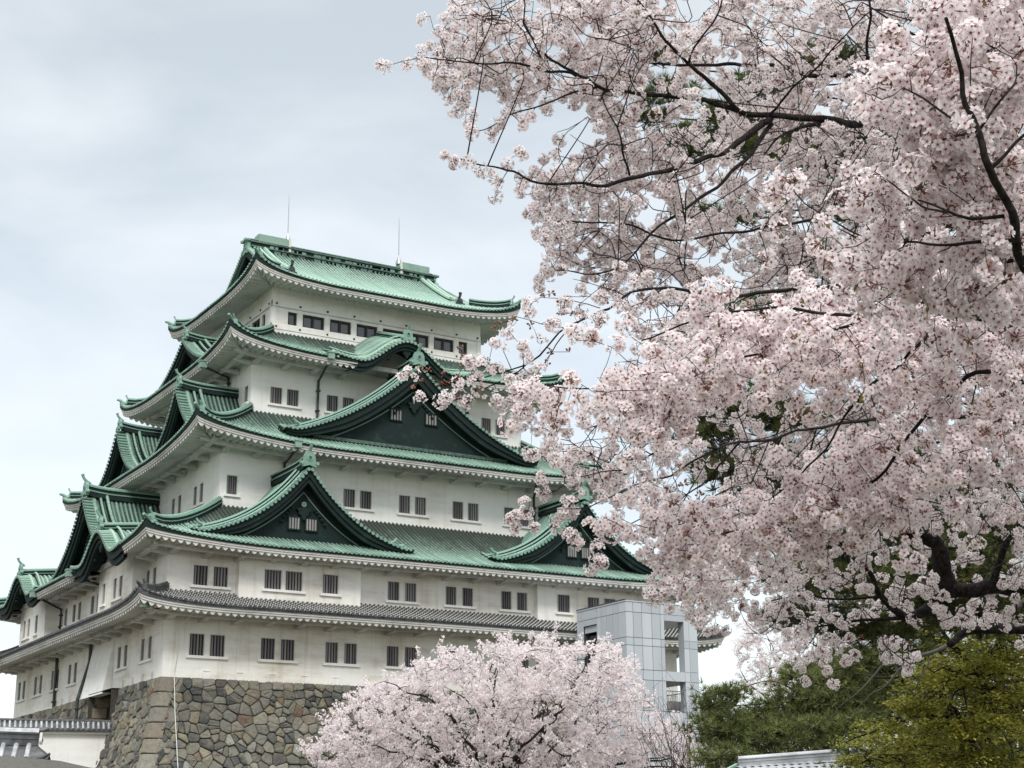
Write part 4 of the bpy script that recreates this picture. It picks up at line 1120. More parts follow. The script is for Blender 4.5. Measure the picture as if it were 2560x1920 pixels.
# ridge seen from (1846,1893) to (2150,1870)
R0, R1 = px(1846, 1915, 29.4), px(2420, 1872, 29.4); E0, E1 = px(1740, 1972, 28), px(2420, 2007, 28)
t = MB(); n = 30
ra = (R1-R0)/n
rowsn = 9
for j in range(rowsn):
    for i in range(n):
        def sp(u, v): 
            top = R0+(R1-R0)*u; bot = E0+(E1-E0)*u; p = top+(bot-top)*v; return p
        u0, u1 = i/n+(.5/n if j % 2 else 0), (i+1)/n+(.5/n if j % 2 else 0)
        v0, v1 = j/rowsn, (j+1)/rowsn+.02
        pts_ = []
        for v_ in (v0, v1):
            for k in range(5):
                uu = u0+(u1-u0)*k/4; p = sp(min(uu, 1), v_)+np.array((0, 0, HS*(.05*math.sin(math.pi*k/4)+(.03 if v_ == v1 else 0))))
                pts_.append(p)
        t.add(pts_, [(k, k+1, 5+k+1, 5+k) for k in range(4)], 0, (0, random.random(), 0))
t.sheet([[R0-(0, 0, .06), R1-(0, 0, .06)], [E0-(0, 0, .06), E1-(0, 0, .06)]], 0)
bk = gF*1.4; t.sheet([[R0, R1], [R0+bk-(0, 0, .5), R1+bk-(0, 0, .5)]], 0)
t.build('roof', ['tile_pale'], hr)
t = MB(); ridge_run(t, [R0+(R1-R0)*k/8+(0, 0, .02) for k in range(9)], gF, .14, .13, 0, .04, 0); t.build('ridge', ['tile_pale'], hr)
t = MB(); t.prism([R0+(0, 0, .05), E0+(0, 0, .05), E0-(0, 0, .06), R0-(0, 0, .06)], -gR*.05, 0); t.build('verge', ['copper_light'], hr)
t = MB(); c_ = (E0+E1)/2
for P in ([E0+gF*.3, E1+gF*.3], [E0+gF*2.4, E1+gF*2.4]): t.sheet([[P[0]*(1, 1, 0)+(0, 0, GZ), P[1]*(1, 1, 0)+(0, 0, GZ)], [P[0]-(0, 0, .1), P[1]-(0, 0, .1)]], 0)
t.build('wall', ['plaster'], hr)
# =================================================================== TREES
K_ = 2560/2212.0       # traced positions are noted on a 2212 wide view
def np_mesh(name, V, polys, mats, parent, AT, mi=None):
    """V (n,3); polys list of (k, index array (m,k), material) -> one mesh"""
    me = bpy.data.meshes.new(name); off = WORLD.get(parent.name, np.zeros(3)) if parent else np.zeros(3)
    V = np.asarray(V, np.float64)-off
    me.vertices.add(len(V)); me.vertices.foreach_set('co', V.astype(np.float32).ravel())
    loops = np.concatenate([p[1].ravel() for p in polys]); cnt = np.concatenate([np.full(len(p[1]), p[0]) for p in polys])
    mid = np.concatenate([np.full(len(p[1]), p[2]) for p in polys])
    me.loops.add(len(loops)); me.loops.foreach_set('vertex_index', loops.astype(np.int32))
    me.polygons.add(len(cnt)); st = np.concatenate([[0], np.cumsum(cnt)[:-1]])
    me.polygons.foreach_set('loop_start', st.astype(np.int32)); me.polygons.foreach_set('loop_total', cnt.astype(np.int32))
    me.polygons.foreach_set('material_index', mid.astype(np.int32))
    for mt in mats: me.materials.append(M[mt])
    ca = me.color_attributes.new('at', 'FLOAT_COLOR', 'POINT'); A = np.ones((len(V), 4), np.float32); A[:, :3] = AT; ca.data.foreach_set('color', A.ravel())
    me.update(calc_edges=True)
    o = bpy.data.objects.new(name, me); COL.objects.link(o); o.parent = parent; WORLD[o.name] = off; return o
def unit(v): return v/(np.linalg.norm(v, axis=-1, keepdims=True)+1e-12)
def frames(D):
    D = unit(D); a = np.where(np.abs(D[:, 2:3]) < .9, np.array([[0, 0, 1.]]), np.array([[1., 0, 0]])); X = unit(np.cross(a, D)); Y = np.cross(D, X); return X, Y, D
def rdir(n): return unit(RNG.normal(size=(n, 3)))
class Acc:
    def __init__(s): s.V = []; s.P = []; s.A = []; s.n = 0
    def add(s, V, idx, m, at):      # V (n,k,3), idx list of tuples into k
        n, k = V.shape[:2]; base_ = s.n+np.arange(n)[:, None]*k
        s.V.append(V.reshape(-1, 3)); s.A.append(at.reshape(-1, 3)); s.n += n*k
        for t in idx: s.P.append((len(t), base_+np.array(t)[None, :], m))
    def build(s, name, mats, parent): return np_mesh(name, np.concatenate(s.V), s.P, mats, parent, np.concatenate(s.A))
def add_flowers(acc, C, D, Rd, detail=2):
    """five-petalled blossoms at C facing D, radius Rd; materials 0 petal 1 heart"""
    n = len(C); X, Y, Z = frames(D); rot = RNG.uniform(0, 2*math.pi, n); cup = RNG.uniform(.12, .55, n); rnd = np.clip(RNG.beta(1.6, 2.2, n), 0, 1)
    if detail >= 2: pr_ = [(.08, 0), (.52, .34), (.90, .24), (.84, 0), (.90, -.24), (.52, -.34)]; hf = [1, .14, 0, 0, 0, .14]
    else: pr_ = [(.06, 0), (.62, .36), (.95, 0), (.62, -.36)]; hf = [.9, .1, 0, .1]
    k = len(pr_)
    for p in range(5):
        th = rot+2*math.pi*p/5+RNG.normal(0, .07, n); cu = cup+RNG.normal(0, .12, n); tw = RNG.normal(0, .18, n); sc = Rd*RNG.uniform(.9, 1.08, n)
        c, s_ = np.cos(th)[:, None], np.sin(th)[:, None]; U = X*c+Y*s_; W = -X*s_+Y*c
        V = np.stack([C+sc[:, None]*(U*r+W*t+Z*((cu*min(r, .75)-.05+tw*t)[:, None])) for r, t in pr_], 1)
        at = np.zeros((n, k, 3)); at[:, :, 0] = np.array(hf)[None, :]; at[:, :, 1] = (rnd+RNG.normal(0, .06, n))[:, None]
        acc.add(V, [(0, 1, 2, 3), (0, 3, 4, 5)] if k == 6 else [(0, 1, 2, 3)], 0, at)
    # heart: small star
    V = []
    for p in range(5):
        th = rot+2*math.pi*(p+.5)/5; r1, r2 = (.30, .12)
        U = X*np.cos(th)[:, None]+Y*np.sin(th)[:, None]; th2 = rot+2*math.pi*p/5; U2 = X*np.cos(th2)[:, None]+Y*np.sin(th2)[:, None]
        V += [C+Rd[:, None]*(U2*r2+Z*.10), C+Rd[:, None]*(U*r1+Z*(.06+.35*cup[:, None]))]
    V = np.stack(V, 1); acc.add(V, [tuple(range(10))], 1, np.full((n, 10, 3), .5))
def add_pedicels(acc, A0, B0, r, m):
    n = len(A0); d = B0-A0; sd = unit(np.cross(d, rdir(n)))*np.reshape(r, (-1, 1)) if hasattr(r, '__len__') else unit(np.cross(d, rdir(n)))*r
    V = np.stack([A0-sd, A0+sd, B0+sd, B0-sd], 1); at = np.zeros((n, 4, 3)); at[:, :, 1] = RNG.random(n)[:, None]; acc.add(V, [(0, 1, 2, 3)], m, at)
def add_buds(acc, C, D, L_, m):
    n = len(C); X, Y, Z = frames(D); L_ = np.reshape(L_, (-1, 1)); w = L_*.32
    V = np.stack([C, C+Z*L_*.55+X*w, C+Z*L_*.55+Y*w, C+Z*L_*.55-X*w, C+Z*L_*.55-Y*w, C+Z*L_], 1)
    at = np.zeros((n, 6, 3)); at[:, :, 1] = RNG.random(n)[:, None]
    acc.add(V, [(0, 2, 1), (0, 3, 2), (0, 4, 3), (0, 1, 4), (5, 1, 2), (5, 2, 3), (5, 3, 4), (5, 4, 1)], m, at)
def add_leaves(acc, C, D, L_, m, w=.45):
    n = len(C); X, Y, Z = frames(D); L_ = np.reshape(L_, (-1, 1))
    V = np.stack([C, C+Z*L_*.5+X*L_*w*.5, C+Z*L_, C+Z*L_*.5-X*L_*w*.5+Y*L_*.12], 1); at = np.zeros((n, 4, 3)); at[:, :, 1] = RNG.random(n)[:, None]
    acc.add(V, [(0, 1, 2, 3)], m, at)
def smooth_path(P, step):
    P = np.array(P, float); n = len(P)
    if n == 2:
        k = max(2, int(np.linalg.norm(P[1]-P[0])/step)+1); return P[0]+(P[1]-P[0])*np.linspace(0, 1, k)[:, None]
    out = []
    Q = np.concatenate([[2*P[0]-P[1]], P, [2*P[-1]-P[-2]]])
    for i in range(1, n):
        p0, p1, p2, p3 = Q[i-1], Q[i], Q[i+1], Q[i+2]; k = max(2, int(np.linalg.norm(p2-p1)/step)+1)
        for t in np.linspace(0, 1, k, endpoint=False): out.append(.5*((2*p1)+(-p0+p2)*t+(2*p0-5*p1+4*p2-p3)*t*t+(-p0+3*p1-3*p2+p3)*t**3))
    out.append(P[-1]); return np.array(out)
class Tree:
    def __init__(s, name, base, label, group=None, bark='bark'):
        s.o = thing(name, tuple(base), label, 'tree', group); s.limb = MB(); s.twig = MB(); s.nodes = []; s._B = np.zeros((200000, 4)); s._n = 0; s._done = 0; s.base = np.array(base, float); s.bark = bark
    def add_limb(s, P, r0, r1, step=.08, n=8, wob=.012, reg=True):
        Q = smooth_path(P, step); k = len(Q); w = RNG.normal(0, 1, (k, 3))
        for _ in range(2): w = (np.roll(w, 1, 0)+w+np.roll(w, -1, 0))/2.2
        w[0] = 0; Q = Q+w*wob*(1 if k > 4 else .3)
        t = np.linspace(0, 1, k); rr = r0+(r1-r0)*t**.8; rr = rr*(1+RNG.normal(0, .05, k))
        s.limb.tube(Q, list(rr), n, 0)
        if reg: s.nodes.append(np.c_[Q, rr])
        return Q
    def twigpath(s, P, r0, r1, n=4, reg=True):
        P = np.array(P); k = len(P); rr = np.linspace(r0, r1, k); s.twig.tube(P, list(rr), n, 0, False)
        if reg: s.nodes.append(np.c_[P, rr])
    def nearest(s, p, bias=None):
        A = s._A; d = A[:, :3]-p; d2 = (d*d).sum(1); return A[np.argmin(d2)]
    def freeze(s):
        for q in s.nodes[s._done:]:
            k = len(q); s._B[s._n:s._n+k] = q; s._n += k
        s._done = len(s.nodes); s._A = s._B[:s._n]
    def finish(s, tn='trunk', twn='twigs'):
        s.limb.build(tn, [s.bark], s.o, True)
        if s.twig.v: s.twig.build(twn, [s.bark], s.o, True)
def inpoly(P, poly):
    x, y = P[:, 0], P[:, 1]; r = np.zeros(len(P), bool); poly = np.array(poly, float); n = len(poly); j = n-1
    for i in range(n):
        xi, yi = poly[i]; xj, yj = poly[j]; c = ((yi > y) != (yj > y)) & (x < (xj-xi)*(y-yi)/(yj-yi+1e-12)+xi); r ^= c; j = i
    return r
def sample_poly(poly, n, dens=None):
    poly = np.array(poly, float); lo, hi = poly.min(0), poly.max(0); out = []
    while len(out) < n:
        P = RNG.uniform(lo, hi, (n*3, 2)); P = P[inpoly(P, poly)]
        if dens is not None: P = P[RNG.random(len(P)) < dens(P)]
        out += list(P)
    return np.array(out[:n])
_nx = RNG.uniform(0, 6.28, (3, 6)); _nk = RNG.uniform(.004, .03, (2, 6))*RNG.choice([-1, 1], (2, 6))
def lump(P):        # slow random field in the traced plane, about 0..1
    v = np.zeros(len(P))
    for i in range(6): v += np.sin(P[:, 0]*_nk[0, i]+P[:, 1]*_nk[1, i]+_nx[0, i])
    return .5+v/6
def pxs(P2, D): # many traced points at distances D
    P2 = np.asarray(P2, float)*K_; return CAM+(FW+((P2[:, 0:1]-1280)/FPX)*RT-((P2[:, 1:2]-960)/FPX)*UP)*np.reshape(D, (-1, 1))

def grow_sprays(tree, acc, starts, n_cl, fl, spacing=.052, crad=.040, frad=(.0155, .0185), lead=None, bud_p=.035, twig_r=(.0032, .0016), leaf_p=.10, maxlen=.9, detail=2, drift=None, reach=None, spur=.055):
    """starts (n,3): each becomes a short twig carrying clusters of blossoms, joined to the nearest limb"""
    tree.freeze(); order = np.argsort(((starts[:, None, :]-tree._A[None, ::6, :3])**2).sum(2).min(1)); C = []; BUD = []; dirs_ = []
    for i in order:
        p = starts[i]; nd = tree.nearest(p); b = nd[:3]; d = p-b; L_ = np.linalg.norm(d)
        if L_ > maxlen and reach is None: continue
        m = RNG.integers(n_cl[0], n_cl[1]+1)
        g = unit(d+RNG.normal(0, .35, 3)*max(L_, .1)+np.array((0, 0, RNG.normal(-.02, .06)))+(drift if drift is not None else 0))
        # twig from the limb to the spray, slightly arched
        k = max(3, int(L_/.07)+2); t = np.linspace(0, 1, k)[:, None]; mid = np.cross(unit(d), rdir(1)[0])*RNG.normal(0, .10)*L_
        path = b+d*t+mid*(4*t*(1-t))*.6
        path[1:] += RNG.normal(0, .004, (k-1, 3))
        r0 = min(nd[3]*.75, twig_r[0]*(1+L_*1.2)); tree.twigpath(path, r0, twig_r[1]*1.2)
        q = p.copy(); sp = [q.copy()]
        for j in range(m):
            g = unit(g+RNG.normal(0, .28, 3)); q = q+g*spacing*RNG.uniform(.7, 1.25); sp.append(q.copy())
        sp = np.array(sp); tree.twigpath(sp, twig_r[1]*1.2, twig_r[1]*.7)
        for j, c in enumerate(sp):
            if RNG.random() < bud_p: BUD.append(c)
            else:
                o_ = unit(np.cross(g, rdir(1)[0])+np.array((0, 0, -.25))); cc = c+o_*spur*RNG.uniform(.5, 1.2)
                tree.twigpath(np.array([c-g*.01, (c+cc)/2+g*.004, cc]), twig_r[1]*.95, twig_r[1]*.75, 3, False); C.append(cc); dirs_.append(o_)
        tree.freeze()
    C = np.array(C); dirs_ = np.array(dirs_); n = len(C)
    # blossoms on each cluster
    cnt = RNG.integers(fl[0], fl[1]+1, n); idx = np.repeat(np.arange(n), cnt); N_ = len(idx); d = unit(rdir(N_)+dirs_[idx]*.30)
    rad = crad*RNG.uniform(.80, 1.05, N_)*np.repeat(RNG.uniform(.75, 1.2, n), cnt); P = C[idx]+d*rad[:, None]
    add_flowers(acc, P, unit(d+RNG.normal(0, .17, (N_, 3))), RNG.uniform(*frad, N_), detail)
    if detail >= 2: add_pedicels(acc, C[idx], P, .0009, 2)
    add_buds(acc, C[idx][::3]+d[::3]*.010, d[::3], RNG.uniform(.010, .017, len(idx[::3])), 2)
    if leaf_p:
        s_ = RNG.random(N_) < leaf_p; add_leaves(acc, C[idx][s_], d[s_], RNG.uniform(.018, .034, s_.sum()), 3)
    if BUD:
        BUD = np.array(BUD); bi = np.repeat(np.arange(len(BUD)), 7); bd = unit(rdir(len(bi))+np.array((0, 0, .3)))
        add_buds(acc, BUD[bi]+bd*.008, bd, RNG.uniform(.014, .024, len(bi)), 2)
        add_leaves(acc, BUD[bi][::3], bd[::3], RNG.uniform(.012, .022, len(bi[::3])), 3)
    return n, N_
BL = ['petal', 'flower_heart', 'bud', 'young_leaf']
def S2(L_): return [(u/K_, v/K_, d) for u, v, d in L_]
def P3(L_): return [px(u, v, d) for u, v, d in L_]

# ---- the large cherry whose limbs reach in from the right edge
gA_ = px(2960, 1500, 11.9); gA_[2] = GZ
tA = Tree('cherry_tree', gA_, 'large cherry with heavy dark limbs reaching in from the right across the sky', 'cherry trees in bloom')
tA.add_limb([gA_, px(2960, 1500, 11.9), px(2930, 1000, 11.4), px(2880, 500, 11.0), px(2800, 250, 10.8)], .21, .07, .15, 12, .02)
B1 = [(2832, 335, 10.87), (2560, 268, 10.9), (2384, 287, 10.8), (2224, 297, 10.7), (2076, 304, 10.6), (1950, 291, 10.5), (1844, 276, 10.4), (1760, 259, 10.3), (1633, 237, 10.2), (1520, 221, 10.1), (1440, 190, 10.0), (1360, 130, 9.9), (1310, 62, 9.8)]
tA.add_limb(P3(B1), .046, .006, .06, 9)
def lim(L_, r0, r1, t=None, n=6, step=.06, wob=.010): return (t or tA).add_limb(P3(L_), r0, r1, step, n, wob)
lim([(1440, 190, 10.0), (1375, 176, 9.9), (1300, 166, 9.8), (1200, 160, 9.7), (1110, 148, 9.6), (1045, 138, 9.5)], .010, .003)
lim([(1500, 215, 10.1), (1430, 232, 9.9), (1350, 258, 9.8), (1270, 298, 9.7), (1190, 325, 9.6), (1165, 318, 9.6)], .009, .0025)
lim([(1927, 294, 10.5), (1827, 371, 10.2), (1746, 407, 10.0), (1655, 429, 9.9), (1588, 445, 9.8), (1497, 457, 9.7), (1434, 459, 9.6), (1330, 445, 9.5), (1280, 425, 9.5), (1217, 416, 9.4), (1167, 398, 9.4), (1112, 388, 9.4)], .026, .003)
lim([(1574, 438, 9.8), (1556, 362, 9.7), (1529, 294, 9.7), (1502, 240, 9.7)], .008, .004)
lim([(1930, 310, 10.5), (1880, 380, 10.3), (1836, 420, 10.2), (1768, 479, 10.0), (1705, 524, 9.9), (1646, 574, 9.8), (1588, 628, 9.7), (1542, 669, 9.6), (1470, 686, 9.5), (1390, 680, 9.5)], .018, .003)
lim([(1844, 276, 10.4), (1800, 230, 10.3), (1750, 190, 10.2), (1720, 150, 10.1), (1682, 110, 10.0), (1630, 50, 9.9), (1570, -30, 9.8)], .020, .006)
lim([(1722, 158, 10.1), (1760, 90, 10.0), (1800, 20, 10.0), (1840, -60, 10.0)], .009, .005)
lim([(1926, 285, 10.4), (2010, 200, 10.1), (2090, 120, 9.9), (2180, 20, 9.8)], .009, .004)
lim([(2802, 255, 10.8), (2560, 205, 11.0), (2400, 200, 11.0), (2182, 196, 11), (2119, 192, 11), (2030, 190, 11), (1930, 165, 10.9), (1840, 160, 10.8), (1760, 168, 10.8), (1600, 150, 10.7)], .034, .008)
lim([(2180, 200, 11.0), (2165, 120, 10.8), (2175, 40, 10.7), (2160, -40, 10.7)], .012, .007)
lim([(2070, 305, 10.6), (1990, 320, 10.5), (1940, 350, 10.4), (1910, 385, 10.3)], .016, .006)
lim([(2902, 700, 11.15), (2600, 700, 10.4), (2300, 690, 10.0), (2050, 715, 9.7), (1847, 743, 9.4), (1756, 731, 9.3), (1642, 726, 9.2), (1573, 734, 9.1), (1516, 763, 9.0), (1448, 803, 8.9), (1385, 848, 8.8), (1323, 899, 8.8), (1220, 937, 8.7), (1178, 945, 8.7), (1118, 952, 8.7), (1044, 957, 8.6)], .028, .0022)
lim([(1330, 895, 8.8), (1270, 935, 8.7), (1200, 985, 8.7), (1158, 999, 8.6), (1128, 1007, 8.6), (1088, 1013, 8.6)], .005, .002)
lim([(1420, 820, 8.9), (1380, 810, 8.8), (1330, 800, 8.8), (1290, 790, 8.8)], .003, .0016)
lim([(1500, 770, 9.0), (1440, 760, 8.9), (1400, 745, 8.9), (1350, 740, 8.9)], .003, .0016)
lim([(1560, 738, 9.1), (1500, 720, 9.0), (1430, 705, 9.0)], .003, .0016)
lim([(1450, 803, 8.9), (1390, 865, 8.9), (1350, 930, 8.8), (1310, 985, 8.8)], .004, .002)
lim([(2932, 1030, 11.42), (2600, 1050, 10.2), (2300, 1040, 9.6), (2040, 1070, 9.3), (1927, 1096, 9.2), (1847, 1104, 9.1), (1801, 1121, 9.0), (1739, 1150, 9.0), (1670, 1184, 8.9), (1596, 1210, 8.9), (1528, 1241, 8.8), (1471, 1261, 8.8), (1414, 1275, 8.7), (1357, 1289, 8.7)], .026, .0022)
lim([(1801, 1121, 9.0), (1730, 1115, 9.0), (1650, 1130, 9.0), (1580, 1165, 8.9), (1500, 1180, 8.9), (1430, 1200, 8.9), (1370, 1235, 8.8)], .007, .002)
lim([(1850, 1104, 9.1), (1760, 1200, 9.1), (1680, 1260, 9.0), (1600, 1300, 9.0), (1540, 1330, 9.0), (1450, 1345, 8.9)], .007, .002)
lim([(2300, 500, 10.4), (2100, 540, 10.2), (1900, 570, 10.0), (1700, 600, 9.9), (1560, 560, 9.8), (1420, 545, 9.7), (1370, 560, 9.7)], .014, .004)
lim([(2878, 490, 10.98), (2600, 470, 10.8), (2300, 500, 10.4)], .03, .014)
# low heavy limb
lim([(2960, 1480, 11.9), (2700, 1470, 12.2), (2560, 1467, 12.4), (2478, 1471, 12.5), (2419, 1475, 12.5), (2361, 1487, 12.6), (2322, 1510, 12.6), (2290, 1534, 12.6), (2264, 1545, 12.6)], .125, .035, n=10)
lim([(2372, 1482, 12.6), (2356, 1430, 12.6), (2354, 1400, 12.6), (2331, 1349, 12.6), (2280, 1327, 12.6), (2211, 1298, 12.6), (2154, 1258, 12.6), (2060, 1240, 12.4), (1980, 1270, 12.2), (1880, 1330, 12.0), (1760, 1400, 11.8), (1660, 1440, 11.6)], .085, .008, n=9)
lim([(2264, 1545, 12.6), (2205, 1490, 12.5), (2178, 1444, 12.4), (2132, 1393, 12.3), (2090, 1340, 12.2)], .034, .012)
lim([(2264, 1545, 12.6), (2200, 1550, 12.5), (2120, 1560, 12.4), (2050, 1570, 12.3)], .02, .008)
lim([(2205, 1490, 12.5), (2110, 1500, 12.3), (2020, 1490, 12.2), (1930, 1500, 12.1)], .012, .005)
lim([(2965, 1600, 11.95), (2700, 1570, 12.8), (2560, 1572, 13.0), (2458, 1572, 13.1), (2410, 1585, 13.1), (2370, 1610, 13.0)], .07, .03, n=9)
lim([(2478, 1471, 12.5), (2500, 1400, 12.4), (2540, 1330, 12.3), (2600, 1250, 12.2)], .035, .02)
accA = Acc()
PA = [(1008, -30), (980, 45), (965, 80), (928, 110), (924, 148), (957, 170), (1000, 180), (1060, 178), (1100, 195), (1170, 200), (1250, 215), (1260, 260), (1240, 320), (1190, 340), (1160, 370), (1190, 400), (1170, 440), (1200, 470), (1215, 500), (1205, 550), (1230, 590), (1290, 620), (1330, 650), (1400, 690), (1400, 730), (1420, 780), (1380, 850), (1260, 900), (1210, 960), (1220, 1030), (1290, 1045), (1400, 1090), (1475, 1165), (1500, 1240), (1480, 1290), (1530, 1320), (1620, 1340), (1680, 1380), (1800, 1430), (1900, 1420), (2000, 1390), (2260, 1350), (2260, -30)]
SPARSE = [([(1330, 960), (1600, 960), (1640, 1120), (1540, 1200), (1400, 1150)], .40), ([(1440, 1180), (1640, 1180), (1700, 1380), (1450, 1320)], .65), ([(1700, 1150), (2230, 1150), (2230, 1420), (1700, 1430)], .62),
          ([(1420, 840), (1760, 840), (1780, 960), (1420, 980)], .55), ([(1380, 130), (1560, 130), (1560, 240), (1380, 260)], .5), ([(1560, 430), (1660, 440), (1640, 520), (1540, 520)], .5), ([(1280, 600), (1600, 600), (1560, 740), (1380, 760)], .6)]
def densA(P):
    d = np.clip(.62+.8*lump(P), .3, 1); d = np.where((P[:, 1] < 230) & (P[:, 0] < 1450), 1.3, d); d = np.where((P[:, 1] < 500) & (P[:, 0] >= 1450), np.maximum(d, .85), d)/1.3
    for poly, k in SPARSE: d = np.where(inpoly(P, poly), d*k, d)
    return d
S = sample_poly(PA, 1380, densA)
dA = np.where(S[:, 1] > 1130, RNG.uniform(11.2, 13.8, len(S)), RNG.uniform(10.4, 12.6, len(S))); dA = np.where((S[:, 1] < 600) & (S[:, 0] < 1500), RNG.uniform(9.75, 11.3, len(S)), dA); dA = np.where((S[:, 1] >= 600) & (S[:, 1] < 1250) & (S[:, 0] < 1500), RNG.uniform(8.7, 9.8, len(S)), dA)
starts = pxs(S, dA)
lead = unit(-RT-.15*UP)
r_ = grow_sprays(tA, accA, starts, (1, 4), (14, 21), frad=(.0190, .0225), crad=.042, spacing=.088, twig_r=(.0048, .0026), leaf_p=.04, drift=-RT*.05-UP*.02, maxlen=1.3)
# the crown goes on past the right edge and above the frame
SO = np.concatenate([sample_poly([(2230, -260), (2560, -260), (2640, 300), (2640, 1180), (2230, 1300)], 330), sample_poly([(1050, -230), (2230, -260), (2230, -30), (1010, -30)], 170)])
grow_sprays(tA, accA, pxs(SO, RNG.uniform(10.2, 12.6, len(SO))), (1, 4), (12, 18), frad=(.0190, .0225), crad=.042, spacing=.088, twig_r=(.0048, .0026), leaf_p=.03, maxlen=1.8, detail=1)
SL = sample_poly([(1465, 1200), (1560, 1190), (1575, 1265), (1500, 1285), (1460, 1255)], 34)
grow_sprays(tA, accA, pxs(SL, RNG.uniform(8.9, 10.2, len(SL))), (1, 3), (14, 20), frad=(.0185, .0215), crad=.042, spacing=.08, leaf_p=.04, maxlen=1.6)
# long bare whips in front of the blossom
W_ = sample_poly(PA, 300); wd_ = np.where(W_[:, 1] > 1130, RNG.uniform(10.8, 12.6, len(W_)), np.where(W_[:, 0] < 1500, RNG.uniform(8.9, 9.9, len(W_)), RNG.uniform(9.3, 10.6, len(W_))))
for p in pxs(W_, wd_):
    tA.freeze(); nd = tA.nearest(p); d = p-nd[:3]; L_ = np.linalg.norm(d)
    if L_ > 1.0: continue
    g = unit(d/max(L_, .05)*.6-RT*RNG.uniform(.1, .9)-UP*RNG.normal(.1, .5)+FW*RNG.normal(0, .25)); ln_ = RNG.uniform(.15, .55); bow = np.cross(g, FW)*RNG.normal(0, .22)
    en_ = p+g*ln_-CAM; en_ = np.array([[(1280+FPX*(en_@RT)/(en_@FW))/K_, (960-FPX*(en_@UP)/(en_@FW))/K_]])
    if not inpoly(en_, PA)[0]: continue
    tt = np.linspace(0, 1, 6)[:, None]; pa = np.concatenate([[nd[:3]], p+g*ln_*tt+bow*tt*(1-tt)*2+RNG.normal(0, .011, (6, 3))]); pa = smooth_path(pa, .05); tA.twigpath(pa, .0046, .0018, 4, False)
    for _ in range(RNG.integers(1, 4)):
        q = pa[RNG.integers(len(pa)//3, len(pa))]; h = unit(g+RNG.normal(0, .7, 3)); tA.twigpath(np.array([q, q+h*.07+RNG.normal(0, .006, 3), q+h*.15]), .003, .0018, 3, False)
# single twigs at the edge of the crown, noted one by one
ex = [(905, 112, 9.5), (915, 140, 9.5), (940, 160, 9.6), (968, 168, 9.6), (1004, 262, 9.6), (1022, 276, 9.6), (1050, 285, 9.7), (1070, 262, 9.7), (1082, 240, 9.7), (1120, 262, 9.7), (1150, 250, 9.8), (963, 333, 9.4), (985, 350, 9.4), (1010, 352, 9.4), (1030, 365, 9.4), (1048, 380, 9.4), (1078, 402, 9.5), (1095, 350, 9.5), (1120, 330, 9.5), (1118, 410, 9.5), (1150, 378, 9.6), (1160, 455, 9.6), (1190, 440, 9.6), (1175, 475, 9.6), (1180, 555, 9.5), (1215, 575, 9.5), (1170, 520, 9.5), (1200, 500, 9.6),
      (1150, 655, 8.7), (1190, 690, 8.7), (1225, 640, 8.8), (1100, 715, 8.6), (1065, 742, 8.6), (1120, 740, 8.6), (1035, 785, 8.6), (1080, 790, 8.6), (1130, 770, 8.7), (1160, 790, 8.7), (1250, 720, 8.8), (1290, 690, 8.9), (1330, 660, 9.0),
      (884, 812, 8.5), (908, 862, 8.5), (955, 852, 8.6), (985, 832, 8.6), (1008, 862, 8.6), (1040, 836, 8.6), (1072, 852, 8.6), (1098, 832, 8.6), (1062, 872, 8.6), (1128, 862, 8.7), (1160, 846, 8.7), (1180, 870, 8.7), (1120, 820, 8.7), (1150, 812, 8.7)]
ex += [(u/K_, v/K_, 8.8) for u, v in ((1354, 1187), (1365, 1218), (1349, 1239), (1322, 1273), (1295, 1293), (1295, 1320), (1333, 1316), (1376, 1300), (1403, 1286), (1428, 1352), (1491, 1372), (1491, 1419), (1512, 1404), (1505, 1392), (1421, 1207), (1440, 1239), (1412, 1255), (1310, 1080), (1330, 1070), (1380, 1110), (1345, 1140), (1400, 1160), (1440, 1130), (1500, 1230), (1460, 1310), (1550, 1290), (1600, 1340), (1640, 1490), (1655, 1480), (1700, 1440), (1660, 1400))]
ex = np.array(ex); grow_sprays(tA, accA, pxs(ex[:, :2], ex[:, 2]), (0, 1), (12, 18), frad=(.018, .021), crad=.040, spur=.03, leaf_p=.04, maxlen=1.3, bud_p=.0)
bd = np.array([(905, 820), (925, 800), (960, 830), (1000, 795), (1040, 770), (1075, 700), (1110, 690), (1140, 680), (1170, 640), (1210, 655), (1240, 680), (1270, 640), (1300, 640), (1340, 650), (1160, 725), (1090, 760), (1190, 760), (1230, 760), (960, 810), (985, 815), (1020, 812), (1300, 700), (1360, 690), (1390, 650), (1000, 770), (1150, 830), (1390, 1020), (1420, 1050), (1450, 1090), (1470, 1010), (1500, 1100), (1360, 1080), (1330, 1020)])
grow_sprays(tA, accA, pxs(bd, 8.75), (0, 1), (2, 4), maxlen=1.3, bud_p=.85)
tA.finish(); accA.build('blossoms', BL, tA.o)

# ---- the nearer cherry: larger blossoms in front
gB_ = px(2790, 1500, 5.6); gB_[2] = GZ
tB = Tree('cherry_tree', gB_, 'nearest cherry with the largest white pink blossoms, slender brown branches at the right edge', 'cherry trees in bloom')
tB.add_limb([gB_, px(2790, 1500, 5.6), px(2740, 1000, 5.3), px(2650, 760, 5.0)], .09, .035, .1, 10, .01)
def limB(L_, r0, r1, n=6): return tB.add_limb(P3(L_), r0, r1, .05, n, .006)
limB([(2650, 760, 5.0), (2570, 690, 4.6), (2536, 612, 4.45), (2519, 527, 4.4), (2498, 477, 4.35), (2477, 422, 4.3), (2443, 333, 4.3), (2414, 262, 4.3), (2401, 207, 4.3), (2390, 120, 4.25), (2370, 40, 4.2)], .022, .005, 8)
limB([(2511, 540, 4.4), (2435, 548, 4.4), (2368, 532, 4.4), (2300, 505, 4.45)], .006, .0025)
